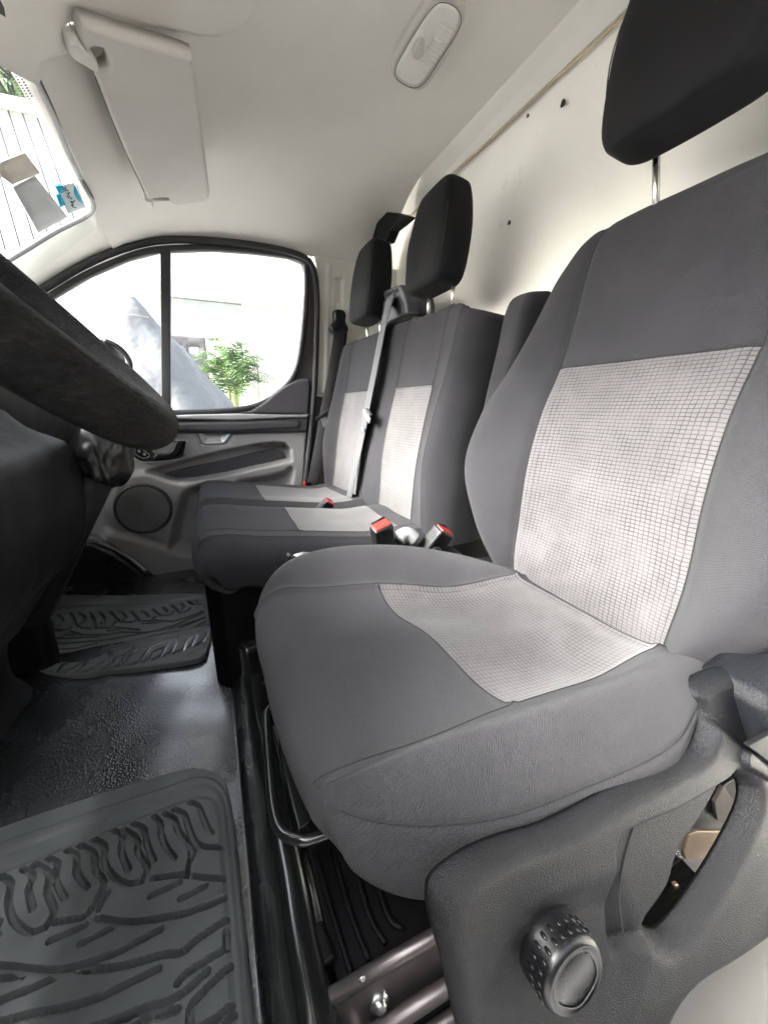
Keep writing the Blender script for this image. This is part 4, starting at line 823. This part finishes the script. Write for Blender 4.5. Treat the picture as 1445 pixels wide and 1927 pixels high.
rbox('tongue_grip', at(694, 776, 'y', -.552), (.05, .014, .012), M['door_dark'], sbm, bev=.004, rot=(0, -28, 0))
rbox('buckle_stop', at(683, 808, 'y', -.538), (.012, .004, .012), M['silver'], sbm, bev=.001)
sbo = thing('seat_belt', 'black seat belt hanging from the door pillar beside the outer seat', 'seat belt', tuple(at(620, 780, 'x', 1.99)))
bp2 = [at(640, 612, 'x', 2.01), at(634, 660, 'x', 2.0), at(624, 720, 'x', 1.985), at(612, 780, 'x', 1.975), at(602, 840, 'x', 1.97), at(590, 900, 'x', 1.98), at(583, 928, 'x', 1.99)]
strap('webbing', bp2, [(0, 1, 0), (.3, .9, 0), (.3, .9, 0)], .055, .003, M['webbing_dark'], sbo)
strap('webbing', [p+np.array([.02, -.03, 0]) for p in bp2[:5]], [(.8, .6, 0), (.6, .8, 0)], .04, .003, M['webbing_dark'], sbo)
PG = Plane((2.0, 0, 0), (0, -1, 0), (0, 0, 1))
relief('guide_loop', PG, PG.px(smooth_poly([(630, 583), (645, 582), (652, 590), (651, 604), (656, 616), (654, 624), (640, 620), (630, 628), (622, 614), (630, 602)], 3)), M['black_fine'], sbo, step=.003, edge=.008, thick=.03)
rbox('belt_tongue', at(608, 781, 'x', 1.965), (.012, .09, .016), M['black_fine'], sbo, bev=.004, rot=(-30, 0, 0))
rbox('tongue_plate', at(611, 794, 'x', 1.965), (.006, .03, .05), M['silver'], sbo, bev=.002, rot=(-15, 0, 0))
rbox('anchor', at(578, 918, 'x', 1.99), (.02, .04, .06), M['black'], sbo, bev=.005)
rbox('anchor_tab', at(573, 912, 'x', 1.975), (.01, .012, .03), M['red'], sbo, bev=.003)
# upper anchor of the middle belt, at the roof
ba = thing('belt_anchor', 'black faceted seat belt anchor cover high in the rear roof corner', 'belt anchor', tuple(at(728, 425, 'y', -.86)))
prism('cover', [at(x, y, 'y', -.80) for x, y in [(697, 440), (706, 420), (727, 398), (750, 400), (764, 405), (748, 420), (733, 432), (724, 455), (697, 458)]], (0, -.05, 0), M['black'], ba, bev=.006)
strap('webbing', [at(711, 448, 'y', -.80), at(708, 470, 'y', -.79), at(704, 500, 'y', -.78)], (1, 0, 0), .05, .003, M['webbing_dark'], ba)
# buckles
def buckle(label, c, s, rz, rx, ry, logo=False, stalk=None):
    t = thing('seat_belt_buckle', label, 'buckle', tuple(c), 'seat belt buckles'); c = np.array(c)
    b_ = rbox('buckle_body', (0, 0, 0), (s*.40, s*.62, s), M['black_fine'], t, bev=s*.07, seg=3)
    tp = rbox('release_button', (0, 0, s*.46), (s*.30, s*.52, s*.16), M['red'], t, bev=s*.04, seg=3)
    sl_ = rbox('slot', (s*.17, 0, s*.53), (s*.06, s*.44, s*.05), M['black'], t, bev=0)
    obs = [b_, tp, sl_]
    if logo:
        a = np.linspace(0, 2*math.pi, 28, endpoint=False)
        e = tube('oval_emblem', [(-s*.205, math.cos(k)*s*.17, -.05*s+math.sin(k)*s*.085) for k in a], s*.012, M['silver'], t, closed=True, seg=6); obs.append(e)
        cu = bpy.data.curves.new('t', 'FONT'); cu.body = 'Ford'; cu.size = s*.15; cu.align_x = 'CENTER'; cu.align_y = 'CENTER'; cu.extrude = s*.004
        to = bpy.data.objects.new('t', cu); COL.objects.link(to); bpy.context.view_layer.update(); me = bpy.data.meshes.new_from_object(to); bpy.data.objects.remove(to)
        me.transform(Matrix.Translation((-s*.206, 0, -.05*s))@Matrix.Rotation(math.radians(-90), 4, 'Z')@Matrix.Rotation(math.radians(90), 4, 'X')); obs.append(link('emblem_lettering', me, M['silver'], t))
        obs.append(rbox('bar_mark', (-s*.203, 0, -s*.26), (s*.006, s*.26, s*.012), M['silver'], t, bev=0))
    R = Matrix.Rotation(math.radians(rz), 4, 'Z')@Matrix.Rotation(math.radians(ry), 4, 'Y')@Matrix.Rotation(math.radians(rx), 4, 'X')
    for o in obs: o.location = (0, 0, 0); o.data.transform(R)
    if stalk: strap('stalk', [c+R.to_3x3()@Vector((0, 0, -s*.4)), c+np.array(stalk)*.5, c+np.array(stalk)], (0, 1, 0), s*.4, .008, M['door_dark'], t)
    return t
buckle('black buckle with a red button standing at the rear of the near passenger cushion', at(720, 1010, 'x', 1.0), .098, 12, -20, -22, stalk=(.02, -.06, -.08))
buckle('black buckle with an oval emblem and red button beside the driver seat', at(816, 1024, 'x', .93), .105, 5, 30, -22, True, stalk=(-.01, -.08, -.06))
buckle('small red and black buckle tucked between the two passenger cushions', at(609, 956, 'x', 1.42), .07, 5, 35, -28, stalk=(0, -.05, -.05))
tube('buckle_sleeve', [at(752, 1012, 'x', .95), at(766, 1006, 'x', .95), at(782, 1016, 'x', .94)], .022, M['silver'], bs, seg=12, smoothn=4)
rbox('side_bracket', (.80, -.70, .36), (.12, .22, .05), M['black'], ds if False else bs, bev=.01)
# ================================================================== OUTSIDE
def bgp(pts, X): return [at(a, b, 'x', X) for a, b in pts]
BX = 9.
hs = thing('house', 'white rendered house with a long pale eave seen through the passenger window', 'house', (BX, 0, -.5))
rbox('wall', (BX+.4, -2, 1.6), (.3, 14, 5), M['wall'], hs, bev=0, smooth=False)
prism('eave', bgp([(200, 498), (330, 514), (460, 530), (620, 552), (620, 562), (460, 545), (330, 530), (200, 510)], BX-1.), (1.5, 0, .05), M['roofm'], hs, bev=0, smooth=False)
prism('cladding', bgp([(323, 560), (462, 575), (462, 640), (323, 628)], BX+.2), (.03, 0, 0), M['wall2'], hs, bev=0, smooth=False)
gt = thing('gate', 'dark grey framed gate with two pale panes behind the tarpaulin', 'gate', tuple(at(360, 700, 'x', 7.5)))
GP = Plane((7.5, 0, 0), (0, -1, 0), (0, 0, 1))
relief('gate_leaf', GP, GP.px([(300, 628), (386, 636), (392, 690), (400, 752), (380, 770), (300, 775)]), M['gate'], gt, holes=[GP.px([(354, 650), (377, 652), (378, 668), (356, 668)]), GP.px([(333, 648), (344, 649), (340, 668), (333, 660)])], step=.06, edge=0, thick=.05)
relief('pane', GP, GP.px([(330, 645), (380, 648), (380, 670), (330, 670)]), M['wall2'], gt, step=.1, edge=0, thick=.01, base=lambda q: q[:, 0]*0-.03)
po = prism('gate_post', bgp([(457, 562), (475, 564), (478, 800), (462, 800)], 6.5), (.2, 0, 0), M['post'], None, bev=.01); tag(po, 'broad cream post standing right of the palm', 'post')
pi_ = tube('drain_pipe', [at(480, 566, 'x', 6.3), at(477, 572, 'x', 6.3), at(488, 760, 'x', 6.3)], .012, M['pipe'], None); tag(pi_, 'thin brown pipe standing right of the cream post', 'pipe')
# tarpaulin
tp_ = thing('tarpaulin', 'pale blue grey tarpaulin draped in a tall peak outside the passenger window', 'tarpaulin', tuple(at(280, 750, 'x', 4.5)))
apex = at(243, 560, 'x', 4.5); net = []
for i, t in enumerate(np.linspace(0, 1, 12)):
    row = []
    for j in range(33):
        a = 2*math.pi*j/32; rr = (.05+1.15*t**.85)*(1+.10*math.sin(5*a+1)*t+.07*math.sin(9*a+t*3)*t**.6)
        row.append((apex[0]+.75*rr*math.cos(a), apex[1]-.18*t+.93*rr*math.sin(a), apex[2]-2.0*t+.05*math.sin(3*a)*t))
    net.append(row)
net_surface([('sheet', M['tarp'], None)], net, .05, tp_, wr=.045, wrs=6)
tube('hem_cord', [at(190, 628, 'x', 4.05), at(215, 603, 'x', 4.05), at(243, 592, 'x', 4.0), at(280, 597, 'x', 4.05)], .004, M['pipe'], tp_, smoothn=4)
# palm
pt = thing('palm', 'small potted palm with arching green fronds beside the cream post', 'palm', tuple(at(440, 775, 'x', 5.6)))
pb = at(443, 782, 'x', 5.6)
for i in range(7):
    a = rng.rand()*6.28; tube('stem', [pb+np.array([.03*math.cos(a), .03*math.sin(a), -.2]), pb+np.array([.05*math.cos(a), .05*math.sin(a), .35]), pb+np.array([.08*math.cos(a), .08*math.sin(a), .62])], [.03, .022, .012], M['trunk'], pt, seg=6)
V = []; Fc = []
for i in range(95):
    az = rng.rand()*6.28; el = .35+rng.rand()*1.05; L = .45+rng.rand()*.5; z0 = .15+rng.rand()*.5; base = pb+np.array([.04*math.cos(az), .04*math.sin(az), z0]); P = []
    for t in np.linspace(0, 1, 15): P.append(base+np.array([math.cos(az)*math.cos(el)*L*t, math.sin(az)*math.cos(el)*L*t, math.sin(el)*L*t-.62*L*t*t]))
    P = np.array(P); T = np.gradient(P, axis=0)
    for k in range(2, 15):
        tt = T[k]/np.linalg.norm(T[k]); sd = np.cross(tt, [0, 0, 1.]); sd /= np.linalg.norm(sd)+1e-9
        for s in (-1, 1):
            ln = .17*math.sin(math.pi*min(1, k/14*.85+.12))+.03; d = sd*s*.8+tt*.65+np.array([0, 0, -.25-.3*rng.rand()]); d = d/np.linalg.norm(d)*ln; b = len(V)
            V += [P[k]-tt*.007, P[k]+tt*.007, P[k]+d*.6+tt*.006, P[k]+d]; Fc.append((b, b+1, b+2, b+3))
mesh('fronds', V, Fc, M['leaf'], pt, smooth=False)
rbox('pot', pb+np.array([0, 0, -.42]), (.4, .4, .45), M['pot'], pt, bev=.04)
# backdrop beyond the windscreen: wall with a gutter, shrubs
w2 = thing('slatted_wall', 'pale upper wall of thin sloping slats seen through the windscreen behind the stickers', 'wall', (9.5, 2, 3))
prism('wall', bgp([(-120, 170), (60, 205), (150, 262), (200, 400), (0, 500), (-120, 500)], 9.3), (.2, 0, 0), M['wall'], w2, bev=0, smooth=False)
for i in range(9): tube('slat', bgp([(-70+i*28, 176+i*9), (10+i*28, 470-i*6)], 9.25), .012, M['gate'], w2, seg=5)
tube('coping', bgp([(-120, 166), (60, 201), (152, 258)], 9.2), .09, M['wall2'], w2, seg=6)
# shrub above the wall
tr = thing('tree', 'green leafy tree top showing above the slatted wall in the windscreen corner', 'tree', tuple(at(-30, 130, 'x', 11)))
c0 = at(-25, 130, 'x', 11); V = []; Fc = []
for i in range(1600):
    d = rng.normal(size=3); d /= np.linalg.norm(d); p = c0+d*np.array([.8, 1.1, 1.3])*rng.rand()**.4*(1+.3*math.sin(4*d[0]+3*d[2])); a, b_ = rng.normal(size=3)*.07, rng.normal(size=3)*.05; k = len(V)
    V += [p-a, p+b_, p+a, p-b_]; Fc.append((k, k+1, k+2, k+3))
mesh('crown', V, Fc, M['leaf'], tr, smooth=False)
tube('trunk', [c0+np.array([0, 0, -6.]), c0+np.array([.1, 0, -3.]), c0], [.14, .1, .05], M['pipe'], tr, seg=8)
